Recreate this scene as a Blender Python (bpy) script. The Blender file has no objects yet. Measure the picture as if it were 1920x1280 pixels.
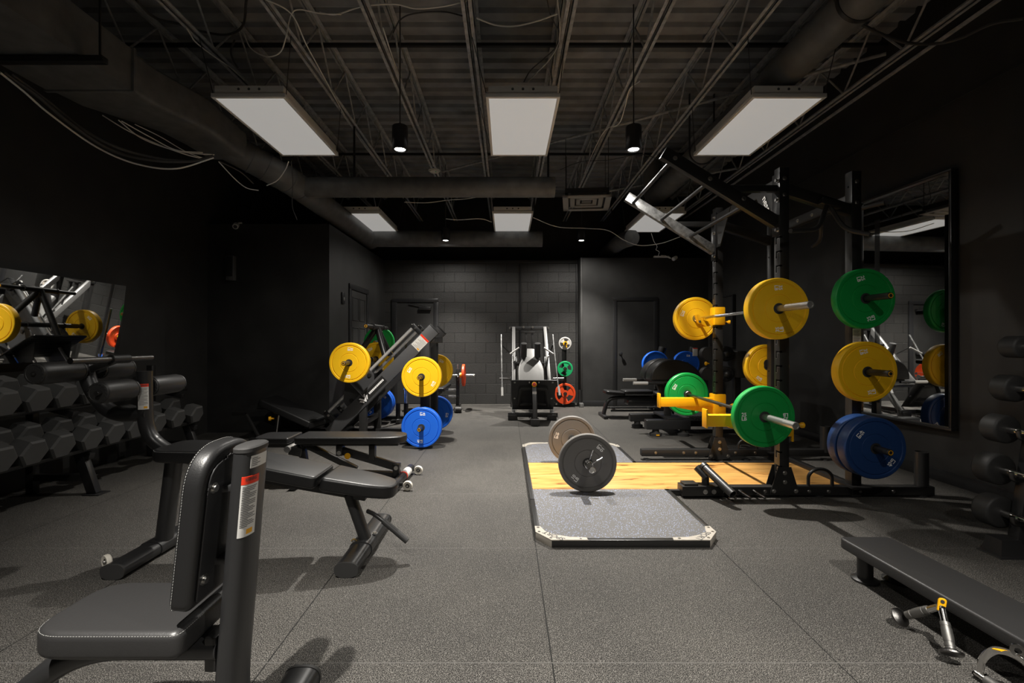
import bpy, bmesh, math, random
from mathutils import Vector as V, Matrix as M
random.seed(7)
R = math.radians
PI = math.pi
scene = bpy.context.scene
C = scene.collection
FPX, EYE = 870.0, 1.20          # focal length in pixels of the 1920 wide frame, eye height


def at(u, v, Y):
    """A point of the photograph at a known distance Y into the room."""
    return V(((u - 950) * Y / FPX, Y, EYE - (v - 640) * Y / FPX))


# ------------------------------------------------------------------ materials
def mat(name, col, rough=0.5, metal=0.0, spec=0.5, noise=None, bump=None, emit=None, coat=0.0):
    m = bpy.data.materials.new(name)
    m.use_nodes = True
    nt = m.node_tree
    b = nt.nodes['Principled BSDF']
    b.inputs['Base Color'].default_value = (*col, 1)
    b.inputs['Roughness'].default_value = rough
    b.inputs['Metallic'].default_value = metal
    b.inputs['Specular IOR Level'].default_value = spec
    if coat:
        b.inputs['Coat Weight'].default_value = coat
        b.inputs['Coat Roughness'].default_value = 0.15
    if emit:
        b.inputs['Emission Color'].default_value = (*emit[0], 1)
        b.inputs['Emission Strength'].default_value = emit[1]
    if noise or bump:
        tc = nt.nodes.new('ShaderNodeTexCoord')
    if noise:                                   # (scale, amount): slight tone variation
        n = nt.nodes.new('ShaderNodeTexNoise')
        n.inputs['Scale'].default_value = noise[0]
        n.inputs['Detail'].default_value = 4
        nt.links.new(tc.outputs['Object'], n.inputs['Vector'])
        r = nt.nodes.new('ShaderNodeValToRGB')
        r.color_ramp.elements[0].position = 0.3
        r.color_ramp.elements[1].position = 0.75
        lo = [c * (1 - noise[1]) for c in col]
        hi = [min(1, c * (1 + noise[1])) for c in col]
        r.color_ramp.elements[0].color = (*lo, 1)
        r.color_ramp.elements[1].color = (*hi, 1)
        nt.links.new(n.outputs['Fac'], r.inputs['Fac'])
        nt.links.new(r.outputs['Color'], b.inputs['Base Color'])
    if bump:                                    # (scale, strength, distance)
        n2 = nt.nodes.new('ShaderNodeTexNoise')
        n2.inputs['Scale'].default_value = bump[0]
        n2.inputs['Detail'].default_value = 3
        nt.links.new(tc.outputs['Object'], n2.inputs['Vector'])
        bp = nt.nodes.new('ShaderNodeBump')
        bp.inputs['Strength'].default_value = bump[1]
        bp.inputs['Distance'].default_value = bump[2]
        nt.links.new(n2.outputs['Fac'], bp.inputs['Height'])
        nt.links.new(bp.outputs['Normal'], b.inputs['Normal'])
    return m


MT = {
    'wall': mat('black_wall_paint', (.027, .0264, .025), .62, noise=(3, .25), bump=(160, .25, .002)),
    'partition': mat('black_partition_paint', (.025, .0245, .0235), .6, noise=(2.5, .35), bump=(140, .2, .002)),
    'deck': mat('dark_painted_deck', (.29, .293, .295), .5, noise=(4, .3)),
    'joist': mat('dark_painted_joist', (.43, .435, .435), .5, noise=(20, .3)),
    'duct': mat('dark_painted_duct', (.135, .137, .135), .5, noise=(8, .25), bump=(90, .15, .003)),
    'steel': mat('black_powder_coat', (.018, .0175, .017), .38, spec=.55, bump=(400, .06, .001)),
    'steelg': mat('charcoal_powder_coat', (.020, .020, .0205), .34, spec=.55, bump=(350, .06, .001)),
    'satin': mat('satin_black_plate', (.022, .022, .023), .28, spec=.6),
    'leather': mat('black_vinyl', (.011, .0109, .0112), .40, spec=.55, bump=(260, .22, .0015)),
    'leatherg': mat('worn_grey_vinyl', (.022, .0215, .0215), .42, spec=.6, bump=(240, .25, .0015)),
    'stitch': mat('pale_thread', (.28, .28, .27), .7),
    'rubber': mat('black_rubber', (.030, .0295, .029), .55, bump=(220, .2, .001)),
    'hex': mat('dark_grey_hex_rubber', (.058, .058, .057), .62, bump=(180, .15, .001)),
    'foam': mat('black_foam_roller', (.023, .0225, .022), .45, bump=(300, .15, .001)),
    'chrome': mat('chrome', (.72, .71, .69), .14, 1.0),
    'bolt': mat('zinc_bolt', (.55, .54, .52), .28, 1.0),
    'galv': mat('galvanised_steel', (.36, .36, .355), .36, .7, noise=(26, .45)),
    'knurl': mat('dark_knurled_steel', (.16, .155, .15), .30, 1.0, bump=(900, .5, .001)),
    'grip': mat('grey_knurled_grip', (.20, .195, .185), .42, .85, bump=(700, .5, .001)),
    'palegrip': mat('pale_grip', (.50, .49, .47), .5),
    'yellow': mat('yellow_bumper_rubber', (.88, .50, .010), .42, spec=.45),
    'green': mat('green_bumper_rubber', (.004, .30, .052), .40, spec=.5),
    'blue': mat('blue_bumper_rubber', (.012, .125, .66), .40, spec=.5),
    'grey': mat('grey_bumper_rubber', (.15, .142, .132), .5, spec=.45),
    'black10': mat('black_bumper_rubber', (.030, .030, .030), .5, spec=.45),
    'red': mat('red_urethane', (.80, .075, .015), .42),
    'tgreen': mat('jade_urethane', (.01, .36, .12), .42),
    'paleplate': mat('pale_grey_urethane', (.42, .41, .39), .45),
    'ysteel': mat('yellow_powder_coat', (.86, .42, .004), .36, spec=.5),
    'white': mat('white_print', (.90, .89, .87), .6),
    'paper': mat('white_sticker', (.62, .61, .58), .45),
    'redpaper': mat('red_sticker', (.75, .04, .012), .45),
    'ink': mat('dark_print', (.05, .05, .05), .6),
    'amber': mat('amber_print', (.75, .36, .01), .5),
    'whitemetal': mat('white_enamel', (.82, .80, .76), .4),
    'cream': mat('cream_plastic', (.70, .66, .58), .5),
    'clear': mat('clear_cable', (.85, .83, .78), .4),
    'cable': mat('dark_cable', (.06, .058, .055), .45),
    'greyplastic': mat('grey_plastic', (.10, .10, .10), .5),
    'rod': mat('polished_rod', (.85, .84, .82), .30, .55),
    'midsteel': mat('grey_powder_coat', (.13, .128, .125), .4),
    'vent': mat('grey_painted_vent', (.30, .295, .28), .5),
    'satinchrome': mat('satin_chrome', (.50, .49, .47), .32, .85),
    'graphite': mat('graphite_powder_coat', (.062, .062, .064), .42),
    'navy': mat('navy_bumper_rubber', (.014, .050, .17), .40),
    'void': mat('dark_hole', (.003, .003, .003), .9, spec=.1),  # flat near-black standing for the shade inside notches and holes
    'mirror': mat('mirror_glass', (.86, .87, .86), .015, 1.0),
    'diffuser': mat('lit_acrylic_diffuser', (.55, .54, .52), .5, emit=((1, .975, .93), .27)),
    'lamp': mat('lamp_face', (1, 1, 1), .5, emit=((1, .97, .90), 60.0)),
    'redcap': mat('red_knob', (.7, .02, .01), .4),
    'hotspot': mat('status_lamp', (.1, .7, .2), .5),
    'plateface': mat('stamped_steel_plate', (.50, .46, .40), .5, .3, noise=(9, .12)),
}


def floor_material():
    m = bpy.data.materials.new('speckled_rubber_tiles')
    m.use_nodes = True
    nt = m.node_tree
    N, L = nt.nodes, nt.links
    b = N['Principled BSDF']
    tc = N.new('ShaderNodeTexCoord')
    sep = N.new('ShaderNodeSeparateXYZ')
    L.new(tc.outputs['Object'], sep.inputs[0])

    def math_(op, a, bb=None):
        n = N.new('ShaderNodeMath')
        n.operation = op
        for i, x in enumerate((a, bb)):
            if x is None:
                continue
            if isinstance(x, (int, float)):
                n.inputs[i].default_value = x
            else:
                L.new(x, n.inputs[i])
        return n.outputs[0]

    def seam(axis, off, pitch, half):
        t = math_('DIVIDE', math_('SUBTRACT', axis, off), pitch)
        d = math_('ABSOLUTE', math_('SUBTRACT', t, math_('ROUND', t)))
        return math_('LESS_THAN', math_('MULTIPLY', d, pitch), half)
    sx = seam(sep.outputs[0], -.895, 1.065, .0028)
    sy = seam(sep.outputs[1], 1.734, .962, .0026)
    n1 = N.new('ShaderNodeTexNoise'); n1.inputs['Scale'].default_value = 270; n1.inputs['Detail'].default_value = 2
    n2 = N.new('ShaderNodeTexNoise'); n2.inputs['Scale'].default_value = 1.7; n2.inputs['Detail'].default_value = 6
    L.new(tc.outputs['Object'], n1.inputs['Vector']); L.new(tc.outputs['Object'], n2.inputs['Vector'])
    r1 = N.new('ShaderNodeValToRGB')
    r1.color_ramp.elements[0].position = .44; r1.color_ramp.elements[0].color = (.004, .0037, .0033, 1)
    r1.color_ramp.elements[1].position = .585; r1.color_ramp.elements[1].color = (.145, .137, .126, 1)
    L.new(n1.outputs['Fac'], r1.inputs['Fac'])
    r2 = N.new('ShaderNodeValToRGB')
    r2.color_ramp.elements[0].position = .3; r2.color_ramp.elements[0].color = (.80, .80, .80, 1)
    r2.color_ramp.elements[1].position = .7; r2.color_ramp.elements[1].color = (1.12, 1.11, 1.09, 1)
    L.new(n2.outputs['Fac'], r2.inputs['Fac'])
    mx = N.new('ShaderNodeMix'); mx.data_type = 'RGBA'; mx.blend_type = 'MULTIPLY'; mx.inputs[0].default_value = 1
    L.new(r1.outputs['Color'], mx.inputs[6]); L.new(r2.outputs['Color'], mx.inputs[7])
    vo = N.new('ShaderNodeTexVoronoi'); vo.inputs['Scale'].default_value = 215
    L.new(tc.outputs['Object'], vo.inputs['Vector'])
    vc = N.new('ShaderNodeSeparateColor'); L.new(vo.outputs['Color'], vc.inputs[0])
    fleck = math_('MULTIPLY', math_('LESS_THAN', vo.outputs['Distance'], .30), math_('GREATER_THAN', vc.outputs[0], .74))
    dark = math_('MULTIPLY', math_('LESS_THAN', vo.outputs['Distance'], .45), math_('LESS_THAN', vc.outputs[0], .25))
    f1 = N.new('ShaderNodeMix'); f1.data_type = 'RGBA'
    L.new(math_('MULTIPLY', fleck, .8), f1.inputs[0]); L.new(mx.outputs[2], f1.inputs[6]); f1.inputs[7].default_value = (.30, .285, .26, 1)
    f2 = N.new('ShaderNodeMix'); f2.data_type = 'RGBA'
    L.new(math_('MULTIPLY', dark, .7), f2.inputs[0]); L.new(f1.outputs[2], f2.inputs[6]); f2.inputs[7].default_value = (.012, .0115, .011, 1)
    s1 = N.new('ShaderNodeMix'); s1.data_type = 'RGBA'
    L.new(sx, s1.inputs[0]); L.new(f2.outputs[2], s1.inputs[6]); s1.inputs[7].default_value = (.012, .012, .011, 1)
    s2 = N.new('ShaderNodeMix'); s2.data_type = 'RGBA'
    L.new(sy, s2.inputs[0]); L.new(s1.outputs[2], s2.inputs[6]); s2.inputs[7].default_value = (.10, .096, .09, 1)
    L.new(s2.outputs[2], b.inputs['Base Color'])
    b.inputs['Roughness'].default_value = .68
    b.inputs['Specular IOR Level'].default_value = .22
    bp = N.new('ShaderNodeBump'); bp.inputs['Strength'].default_value = .15; bp.inputs['Distance'].default_value = .0015
    h = math_('SUBTRACT', n1.outputs['Fac'], math_('MULTIPLY', sx, 1.0))
    L.new(h, bp.inputs['Height']); L.new(bp.outputs['Normal'], b.inputs['Normal'])
    return m


def speckle_material():
    m = mat('blue_flecked_rubber', (.10, .098, .095), .6)
    nt = m.node_tree; N, L = nt.nodes, nt.links
    b = N['Principled BSDF']
    tc = N.new('ShaderNodeTexCoord')
    vo = N.new('ShaderNodeTexVoronoi'); vo.inputs['Scale'].default_value = 105
    L.new(tc.outputs['Object'], vo.inputs['Vector'])
    no = N.new('ShaderNodeTexNoise'); no.inputs['Scale'].default_value = 320
    L.new(tc.outputs['Object'], no.inputs['Vector'])
    ra = N.new('ShaderNodeValToRGB')
    ra.color_ramp.elements[0].color = (.085, .083, .082, 1); ra.color_ramp.elements[0].position = .35
    ra.color_ramp.elements[1].color = (.165, .16, .157, 1); ra.color_ramp.elements[1].position = .68
    L.new(no.outputs['Fac'], ra.inputs['Fac'])
    lt = N.new('ShaderNodeMath'); lt.operation = 'LESS_THAN'; lt.inputs[1].default_value = .27
    L.new(vo.outputs['Distance'], lt.inputs[0])
    se = N.new('ShaderNodeSeparateColor'); L.new(vo.outputs['Color'], se.inputs[0])
    gt = N.new('ShaderNodeMath'); gt.operation = 'GREATER_THAN'; gt.inputs[1].default_value = .42
    L.new(se.outputs[0], gt.inputs[0])
    mu = N.new('ShaderNodeMath'); mu.operation = 'MULTIPLY'
    L.new(lt.outputs[0], mu.inputs[0]); L.new(gt.outputs[0], mu.inputs[1])
    mx = N.new('ShaderNodeMix'); mx.data_type = 'RGBA'
    L.new(mu.outputs[0], mx.inputs[0]); L.new(ra.outputs['Color'], mx.inputs[6]); mx.inputs[7].default_value = (.36, .45, .72, 1)
    L.new(mx.outputs[2], b.inputs['Base Color'])
    return m


def wood_material():
    m = mat('honey_pine_boards', (.5, .25, .08), .38)
    nt = m.node_tree; N, L = nt.nodes, nt.links
    b = N['Principled BSDF']
    tc = N.new('ShaderNodeTexCoord')
    mp = N.new('ShaderNodeMapping'); mp.inputs['Scale'].default_value = (1.1, 9.5, 4)
    L.new(tc.outputs['Object'], mp.inputs['Vector'])
    no = N.new('ShaderNodeTexNoise'); no.inputs['Scale'].default_value = 2.4; no.inputs['Detail'].default_value = 8
    no.inputs['Distortion'].default_value = .9
    L.new(mp.outputs[0], no.inputs['Vector'])
    ra = N.new('ShaderNodeValToRGB')
    e = ra.color_ramp.elements
    e[0].position = .34; e[0].color = (.20, .080, .018, 1)
    e[1].position = .72; e[1].color = (.78, .45, .14, 1)
    n = e.new(.42); n.color = (.62, .315, .085, 1)
    L.new(no.outputs['Fac'], ra.inputs['Fac'])
    # boards about 0.115 m wide laid lengthwise
    sep = N.new('ShaderNodeSeparateXYZ'); L.new(tc.outputs['Object'], sep.inputs[0])
    d = N.new('ShaderNodeMath'); d.operation = 'DIVIDE'; d.inputs[1].default_value = .1165
    L.new(sep.outputs[1], d.inputs[0])
    fl = N.new('ShaderNodeMath'); fl.operation = 'FLOOR'; L.new(d.outputs[0], fl.inputs[0])
    wn = N.new('ShaderNodeTexWhiteNoise'); wn.noise_dimensions = '1D'; L.new(fl.outputs[0], wn.inputs['W'])
    mr = N.new('ShaderNodeMapRange'); mr.inputs[3].default_value = .82; mr.inputs[4].default_value = 1.12
    L.new(wn.outputs['Value'], mr.inputs[0])
    vm = N.new('ShaderNodeVectorMath'); vm.operation = 'SCALE'
    L.new(ra.outputs['Color'], vm.inputs[0]); L.new(mr.outputs[0], vm.inputs['Scale'])
    fr = N.new('ShaderNodeMath'); fr.operation = 'FRACT'; L.new(d.outputs[0], fr.inputs[0])
    lt = N.new('ShaderNodeMath'); lt.operation = 'LESS_THAN'; lt.inputs[1].default_value = .035
    L.new(fr.outputs[0], lt.inputs[0])
    mx = N.new('ShaderNodeMix'); mx.data_type = 'RGBA'
    L.new(lt.outputs[0], mx.inputs[0]); L.new(vm.outputs[0], mx.inputs[6]); mx.inputs[7].default_value = (.16, .07, .02, 1)
    L.new(mx.outputs[2], b.inputs['Base Color'])
    return m


def block_material():
    m = mat('black_painted_block', (.019, .0185, .0175), .48)
    nt = m.node_tree; N, L = nt.nodes, nt.links
    b = N['Principled BSDF']
    tc = N.new('ShaderNodeTexCoord')
    sep = N.new('ShaderNodeSeparateXYZ'); L.new(tc.outputs['Object'], sep.inputs[0])
    cb = N.new('ShaderNodeCombineXYZ')
    L.new(sep.outputs[0], cb.inputs[0]); L.new(sep.outputs[2], cb.inputs[1])
    br = N.new('ShaderNodeTexBrick')
    br.inputs['Scale'].default_value = 1
    br.inputs['Brick Width'].default_value = .40
    br.inputs['Row Height'].default_value = .195
    br.inputs['Mortar Size'].default_value = .006
    br.inputs['Mortar Smooth'].default_value = .4
    br.inputs['Color1'].default_value = (.035, .034, .032, 1)
    br.inputs['Color2'].default_value = (.029, .028, .0265, 1)
    br.inputs['Mortar'].default_value = (.018, .0177, .0165, 1)
    L.new(cb.outputs[0], br.inputs['Vector'])
    L.new(br.outputs['Color'], b.inputs['Base Color'])
    no = N.new('ShaderNodeTexNoise'); no.inputs['Scale'].default_value = 90
    L.new(tc.outputs['Object'], no.inputs['Vector'])
    ma = N.new('ShaderNodeMath'); ma.operation = 'MULTIPLY_ADD'
    L.new(br.outputs['Fac'], ma.inputs[0]); ma.inputs[1].default_value = -1.6; L.new(no.outputs['Fac'], ma.inputs[2])
    bp = N.new('ShaderNodeBump'); bp.inputs['Strength'].default_value = .8; bp.inputs['Distance'].default_value = .006
    L.new(ma.outputs[0], bp.inputs['Height']); L.new(bp.outputs['Normal'], b.inputs['Normal'])
    return m


MT['floor'] = floor_material()
MT['speckle'] = speckle_material()
MT['wood'] = wood_material()
MT['block'] = block_material()


# ------------------------------------------------------------------ mesh tools
def circ(r, n=16):
    return [(r * math.cos(2 * PI * i / n), r * math.sin(2 * PI * i / n)) for i in range(n)]


def oval(a, b, n=28, p=2.6):
    o = []
    for i in range(n):
        t = 2 * PI * i / n
        c, s = math.cos(t), math.sin(t)
        o.append((a * math.copysign(abs(c) ** (2 / p), c), b * math.copysign(abs(s) ** (2 / p), s)))
    return o


def rrect(w, h, r, n=4):
    o = []
    for cx, cy, a0 in ((w / 2 - r, h / 2 - r, 0), (-w / 2 + r, h / 2 - r, 90), (-w / 2 + r, -h / 2 + r, 180), (w / 2 - r, -h / 2 + r, 270)):
        for i in range(n + 1):
            a = R(a0 + 90 * i / n)
            o.append((cx + r * math.cos(a), cy + r * math.sin(a)))
    return o


def rpoly(pts, rads, n=5):
    """polygon with rounded corners; rads one number or a list"""
    o = []
    k = len(pts)
    for i in range(k):
        r = rads[i] if isinstance(rads, (list, tuple)) else rads
        p, a, b = V(pts[i]), V(pts[i - 1]), V(pts[(i + 1) % k])
        if r <= 0:
            o.append(tuple(p)); continue
        da, db = (a - p), (b - p)
        r1 = min(r, da.length * .49); r2 = min(r, db.length * .49)
        s, e = p + da.normalized() * r1, p + db.normalized() * r2
        for j in range(n + 1):
            t = j / n
            o.append(tuple((1 - t) ** 2 * s + 2 * t * (1 - t) * p + t * t * e))
    return o


def fillet(pts, r, n=6):
    pts = [V(p) for p in pts]
    o = [pts[0]]
    for i in range(1, len(pts) - 1):
        p, a, b = pts[i], pts[i - 1], pts[i + 1]
        r1 = min(r, (a - p).length * .49); r2 = min(r, (b - p).length * .49)
        s, e = p + (a - p).normalized() * r1, p + (b - p).normalized() * r2
        for j in range(n + 1):
            t = j / n
            o.append((1 - t) ** 2 * s + 2 * t * (1 - t) * p + t * t * e)
    o.append(pts[-1])
    return o


def spline(pts, n=8):
    pts = [V(p) for p in pts]
    q = [pts[0] * 2 - pts[1]] + pts + [pts[-1] * 2 - pts[-2]]
    o = []
    for i in range(1, len(q) - 2):
        for j in range(n):
            t = j / n
            a, b, c, d = q[i - 1], q[i], q[i + 1], q[i + 2]
            o.append(.5 * ((2 * b) + (c - a) * t + (2 * a - 5 * b + 4 * c - d) * t * t + (3 * b - a - 3 * c + d) * t ** 3))
    o.append(pts[-1])
    return o


def frame(d, up=(0, 0, 1)):
    d = V(d).normalized()
    up = V(up)
    if abs(d.dot(up.normalized())) > .98:
        up = V((0, 1, 0)) if abs(d.y) < .9 else V((1, 0, 0))
    z = (up - d * up.dot(d)).normalized()
    y = z.cross(d)
    return d, y, z


_txt = {}


def text_mesh(s, bold=.0):
    if (s, bold) not in _txt:
        cu = bpy.data.curves.new('lettering_source', 'FONT')
        cu.body = s
        cu.align_x = 'CENTER'; cu.align_y = 'CENTER'
        cu.size = 1
        cu.offset = bold
        cu.resolution_u = 3
        ob = bpy.data.objects.new('lettering_source', cu)
        C.objects.link(ob)
        dg = bpy.context.evaluated_depsgraph_get()
        me = bpy.data.meshes.new_from_object(ob.evaluated_get(dg))
        bpy.data.objects.remove(ob)
        _txt[(s, bold)] = me
    return _txt[(s, bold)]


class MB:
    def __init__(s):
        s.bm = bmesh.new()

    def _new(s, fn):
        n0 = len(s.bm.verts)
        fn()
        s.bm.verts.ensure_lookup_table()
        return s.bm.verts[n0:]

    def box(s, c, d, rot=None, bev=0, seg=2):
        vs = bmesh.ops.create_cube(s.bm, size=1)['verts']
        m = M.Translation(V(c)) @ (rot.to_4x4() if rot is not None else M.Identity(4)) @ M.Diagonal((d[0], d[1], d[2], 1))
        bmesh.ops.transform(s.bm, matrix=m, verts=vs)
        if bev:
            es = list({e for v in vs for e in v.link_edges})
            bmesh.ops.bevel(s.bm, geom=es, offset=bev, segments=seg, affect='EDGES', profile=.5)
        return s

    def b2(s, x0, x1, y0, y1, z0, z1, bev=0, seg=2):
        return s.box(((x0 + x1) / 2, (y0 + y1) / 2, (z0 + z1) / 2), (abs(x1 - x0), abs(y1 - y0), abs(z1 - z0)), None, bev, seg)

    def bar(s, p0, p1, w, h, bev=.004, up=(0, 0, 1), seg=2):
        p0, p1 = V(p0), V(p1)
        x, y, z = frame(p1 - p0, up)
        rot = M((x, y, z)).transposed()
        return s.box((p0 + p1) / 2, ((p1 - p0).length, w, h), rot, bev, seg)

    def tube(s, p0, p1, r, r2=None, seg=20):
        return s.lathe([(0, 0), (r, 0), (r if r2 is None else r2, 1), (0, 1)], p0, V(p1) - V(p0), seg, scale_h=True)

    def lathe(s, prof, o, axis, seg=32, scale_h=False):
        o, axis = V(o), V(axis)
        x, y, z = frame(axis)
        k = axis.length if scale_h else 1
        rings = []
        for r, h in prof:
            if r <= 1e-7:
                rings.append([s.bm.verts.new(o + x * h * k)])
            else:
                rings.append([s.bm.verts.new(o + x * h * k + (y * math.cos(2 * PI * i / seg) + z * math.sin(2 * PI * i / seg)) * r) for i in range(seg)])
        for a, b in zip(rings, rings[1:]):
            for i in range(seg):
                j = (i + 1) % seg
                if len(a) == 1 and len(b) == 1:
                    continue
                if len(a) == 1:
                    s.bm.faces.new((a[0], b[j], b[i]))
                elif len(b) == 1:
                    s.bm.faces.new((a[i], a[j], b[0]))
                else:
                    s.bm.faces.new((a[i], a[j], b[j], b[i]))
        return s

    def sweep(s, pts, prof, up=(0, 0, 1), caps=True, scale=None):
        pts = [V(p) for p in pts]
        rings = []
        n = len(pts)
        upv = V(up)
        for i, p in enumerate(pts):
            d = (pts[min(i + 1, n - 1)] - pts[max(i - 1, 0)])
            x, y, z = frame(d, upv)
            if rings and i:
                pass
            k = scale[i] if scale else 1
            rings.append([s.bm.verts.new(p + y * a * k + z * b * k) for a, b in prof])
        m = len(prof)
        for a, b in zip(rings, rings[1:]):
            for i in range(m):
                j = (i + 1) % m
                s.bm.faces.new((a[i], a[j], b[j], b[i]))
        if caps:
            s.bm.faces.new(list(reversed(rings[0])))
            s.bm.faces.new(rings[-1])
        return s

    def pipe(s, pts, r, seg=12):
        """round tube along a path, twist-free"""
        pts = [V(p) for p in pts]
        d0 = (pts[1] - pts[0]).normalized()
        _, y, z = frame(d0)
        rings = []
        n = len(pts)
        for i, p in enumerate(pts):
            d = (pts[min(i + 1, n - 1)] - pts[max(i - 1, 0)]).normalized()
            q = d0.rotation_difference(d)
            y = q @ y; z = q @ z; d0 = d
            rings.append([s.bm.verts.new(p + (y * math.cos(2 * PI * k / seg) + z * math.sin(2 * PI * k / seg)) * r) for k in range(seg)])
        for a, b in zip(rings, rings[1:]):
            for i in range(seg):
                j = (i + 1) % seg
                s.bm.faces.new((a[i], a[j], b[j], b[i]))
        s.bm.faces.new(list(reversed(rings[0])))
        s.bm.faces.new(rings[-1])
        return s

    def slab(s, poly, o, ax, ay, t, bev=0, seg=2, dome=0):
        """polygon in the plane (o, ax, ay) made t thick along ax x ay"""
        o, ax, ay = V(o), V(ax).normalized(), V(ay).normalized()
        nz = ax.cross(ay)
        pv = []
        for q in poly:
            if not pv or (V(q) - pv[-1]).length > 1e-6:
                pv.append(V(q))
        if (pv[0] - pv[-1]).length < 1e-6:
            pv.pop()
        n = len(pv)
        area = sum(pv[i - 1].x * pv[i].y - pv[i].x * pv[i - 1].y for i in range(n))
        sg = 1 if area > 0 else -1
        mit = []
        for i in range(n):
            e1, e2 = (pv[i] - pv[i - 1]).normalized(), (pv[(i + 1) % n] - pv[i]).normalized()
            n1, n2 = V((e1.y, -e1.x)) * sg, V((e2.y, -e2.x)) * sg
            mit.append((n1 + n2) / max(.25, 1 + n1.dot(n2)))
        at_ = abs(t)
        b = min(bev, at_ * .5)
        st = 1 if t > 0 else -1
        lev = [(0, 0), (0, at_)]
        if b > 0:
            lev = [(b * (1 - math.sin(PI / 2 * k / seg)), b * (1 - math.cos(PI / 2 * k / seg))) for k in range(seg + 1)]
            lev += [(ins, at_ - z) for ins, z in reversed(lev)]
            if at_ - 2 * b < 1e-6:
                lev.pop(seg)
        rings = [[s.bm.verts.new(o + ax * (p.x - m_.x * ins) + ay * (p.y - m_.y * ins) + nz * (z * st)) for p, m_ in zip(pv, mit)] for ins, z in lev]
        s.bm.faces.new(list(reversed(rings[0])))
        s.bm.faces.new(rings[-1])
        for q, w in zip(rings, rings[1:]):
            for i in range(n):
                k = (i + 1) % n
                s.bm.faces.new((q[i], q[k], w[k], w[i]))
        return s

    def hexhead(s, p, d, r=.011, h=.009):
        s.lathe([(0, 0), (r * 1.5, 0), (r * 1.5, h * .2), (r, h * .2), (r, h), (0, h)], p, V(d).normalized(), 12)
        return s

    def text(s, t, size, o, ax, ay, bold=.012):
        me = text_mesh(t, bold)
        o, ax, ay = V(o), V(ax).normalized(), V(ay).normalized()
        nz = ax.cross(ay)
        mt = M((ax, ay, nz)).transposed().to_4x4()
        mt.translation = o
        b = bmesh.new()
        b.from_mesh(me)
        bmesh.ops.transform(b, matrix=mt @ M.Scale(size, 4), verts=b.verts)
        tmp = bpy.data.meshes.new('lettering_tmp')
        b.to_mesh(tmp); b.free()
        s.bm.from_mesh(tmp)
        bpy.data.meshes.remove(tmp)
        return s

    def build(s, name, m, parent=None, smooth=35):
        s.bm.normal_update()
        bmesh.ops.recalc_face_normals(s.bm, faces=s.bm.faces)
        me = bpy.data.meshes.new(name)
        s.bm.to_mesh(me)
        s.bm.free()
        me.materials.append(MT[m] if isinstance(m, str) else m)
        if smooth:
            for p in me.polygons:
                p.use_smooth = True
            me.set_sharp_from_angle(angle=R(smooth))
        o = bpy.data.objects.new(name, me)
        C.objects.link(o)
        if parent is not None:
            o.parent = parent
            w = V((0, 0, 0))
            q = parent
            while q is not None:
                w += q.location
                q = q.parent
            me.transform(M.Translation(-w))
        return o


def tag(o, label=None, cat=None, group=None, kind=None):
    if label: o['label'] = label
    if cat: o['category'] = cat
    if group: o['group'] = group
    if kind: o['kind'] = kind
    return o


def thing(name, label, cat, loc=(0, 0, 0), group=None):
    o = bpy.data.objects.new(name, None)
    o.empty_display_size = .1
    C.objects.link(o)
    o.location = loc
    return tag(o, label, cat, group)


def struct(name, mb, m, smooth=30):
    return tag(mb.build(name, m, None, smooth), kind='structure')


def dup(root, loc, label, rotz=None, group=None, rot=None):
    def cp(o, par):
        c = o.copy()
        C.objects.link(c)
        if par is not None:
            c.parent = par
        for ch in list(o.children):
            cp(ch, c)
        return c
    r = cp(root, None)
    r.location = loc
    if rotz is not None:
        r.rotation_euler = (0, 0, rotz)
    if rot is not None:
        r.rotation_euler = rot
    r['label'] = label
    if group:
        r['group'] = group
    return r
FRONT, EXPO = 1.25, 0.14
# ------------------------------------------------------------------ the room
XL, XR = -3.95, 3.73            # faces of the left and right walls
YB = 8.92                       # block wall at the back
YF, YT = -2.6, 9.75             # wall behind the camera, upper end wall
ZD = 4.20                       # roof deck
ZP = 2.75                       # top of the partitioned rooms

struct('floor', MB().b2(XL - .3, XR + .3, YF - .3, YT + .3, -.12, 0), 'floor')
struct('wall_left', MB().b2(XL - .15, XL, YF, YT, 0, ZD + .1), 'wall')
struct('wall_right', MB().b2(XR, XR + .15, YF, YT, 0, ZD + .1), 'wall')
struct('wall_rear', MB().b2(XL, XR, YF - .15, YF, 0, ZD + .1), 'wall')
# the two lower rooms built into the back corners, and the block wall between them
struct('wall_partition_left', MB().b2(XL, -2.34, 6.12, YT, 0, ZP), 'partition')
struct('wall_partition_right', MB().b2(1.40, XR, 8.59, YT, 0, ZP), 'partition')
struct('wall_back', MB().b2(-2.34, 1.40, YB, YT, 0, ZP), 'block')
struct('wall_upper_back', MB().b2(XL, XR, YT, YT + .15, ZP, ZD + .1), 'wall')
struct('trim_1', MB().b2(-2.34, 1.40, YB - .035, YB, 2.70, 2.76, .004), 'wall')
struct('trim_2', MB().b2(XR - .014, XR, YF, YT, 3.205, 3.22), 'wall')
struct('trim_3', MB().b2(XR - .03, XR, YF, YT, 3.77, 3.79), 'joist')
struct('trim_4', MB().b2(1.365, 1.40, 8.56, 8.92, 0, ZP, .003), 'wall')
struct('baseboard_right', MB().b2(XR - .014, XR, YF, 8.59, 0, .10, .003), 'satin')
struct('baseboard_partition', MB().b2(1.40, XR, 8.577, 8.59, 0, .10, .003), 'satin')
struct('baseboard_left', MB().b2(-2.34, -2.327, 6.13, 8.92, 0, .10, .003), 'satin')

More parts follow.
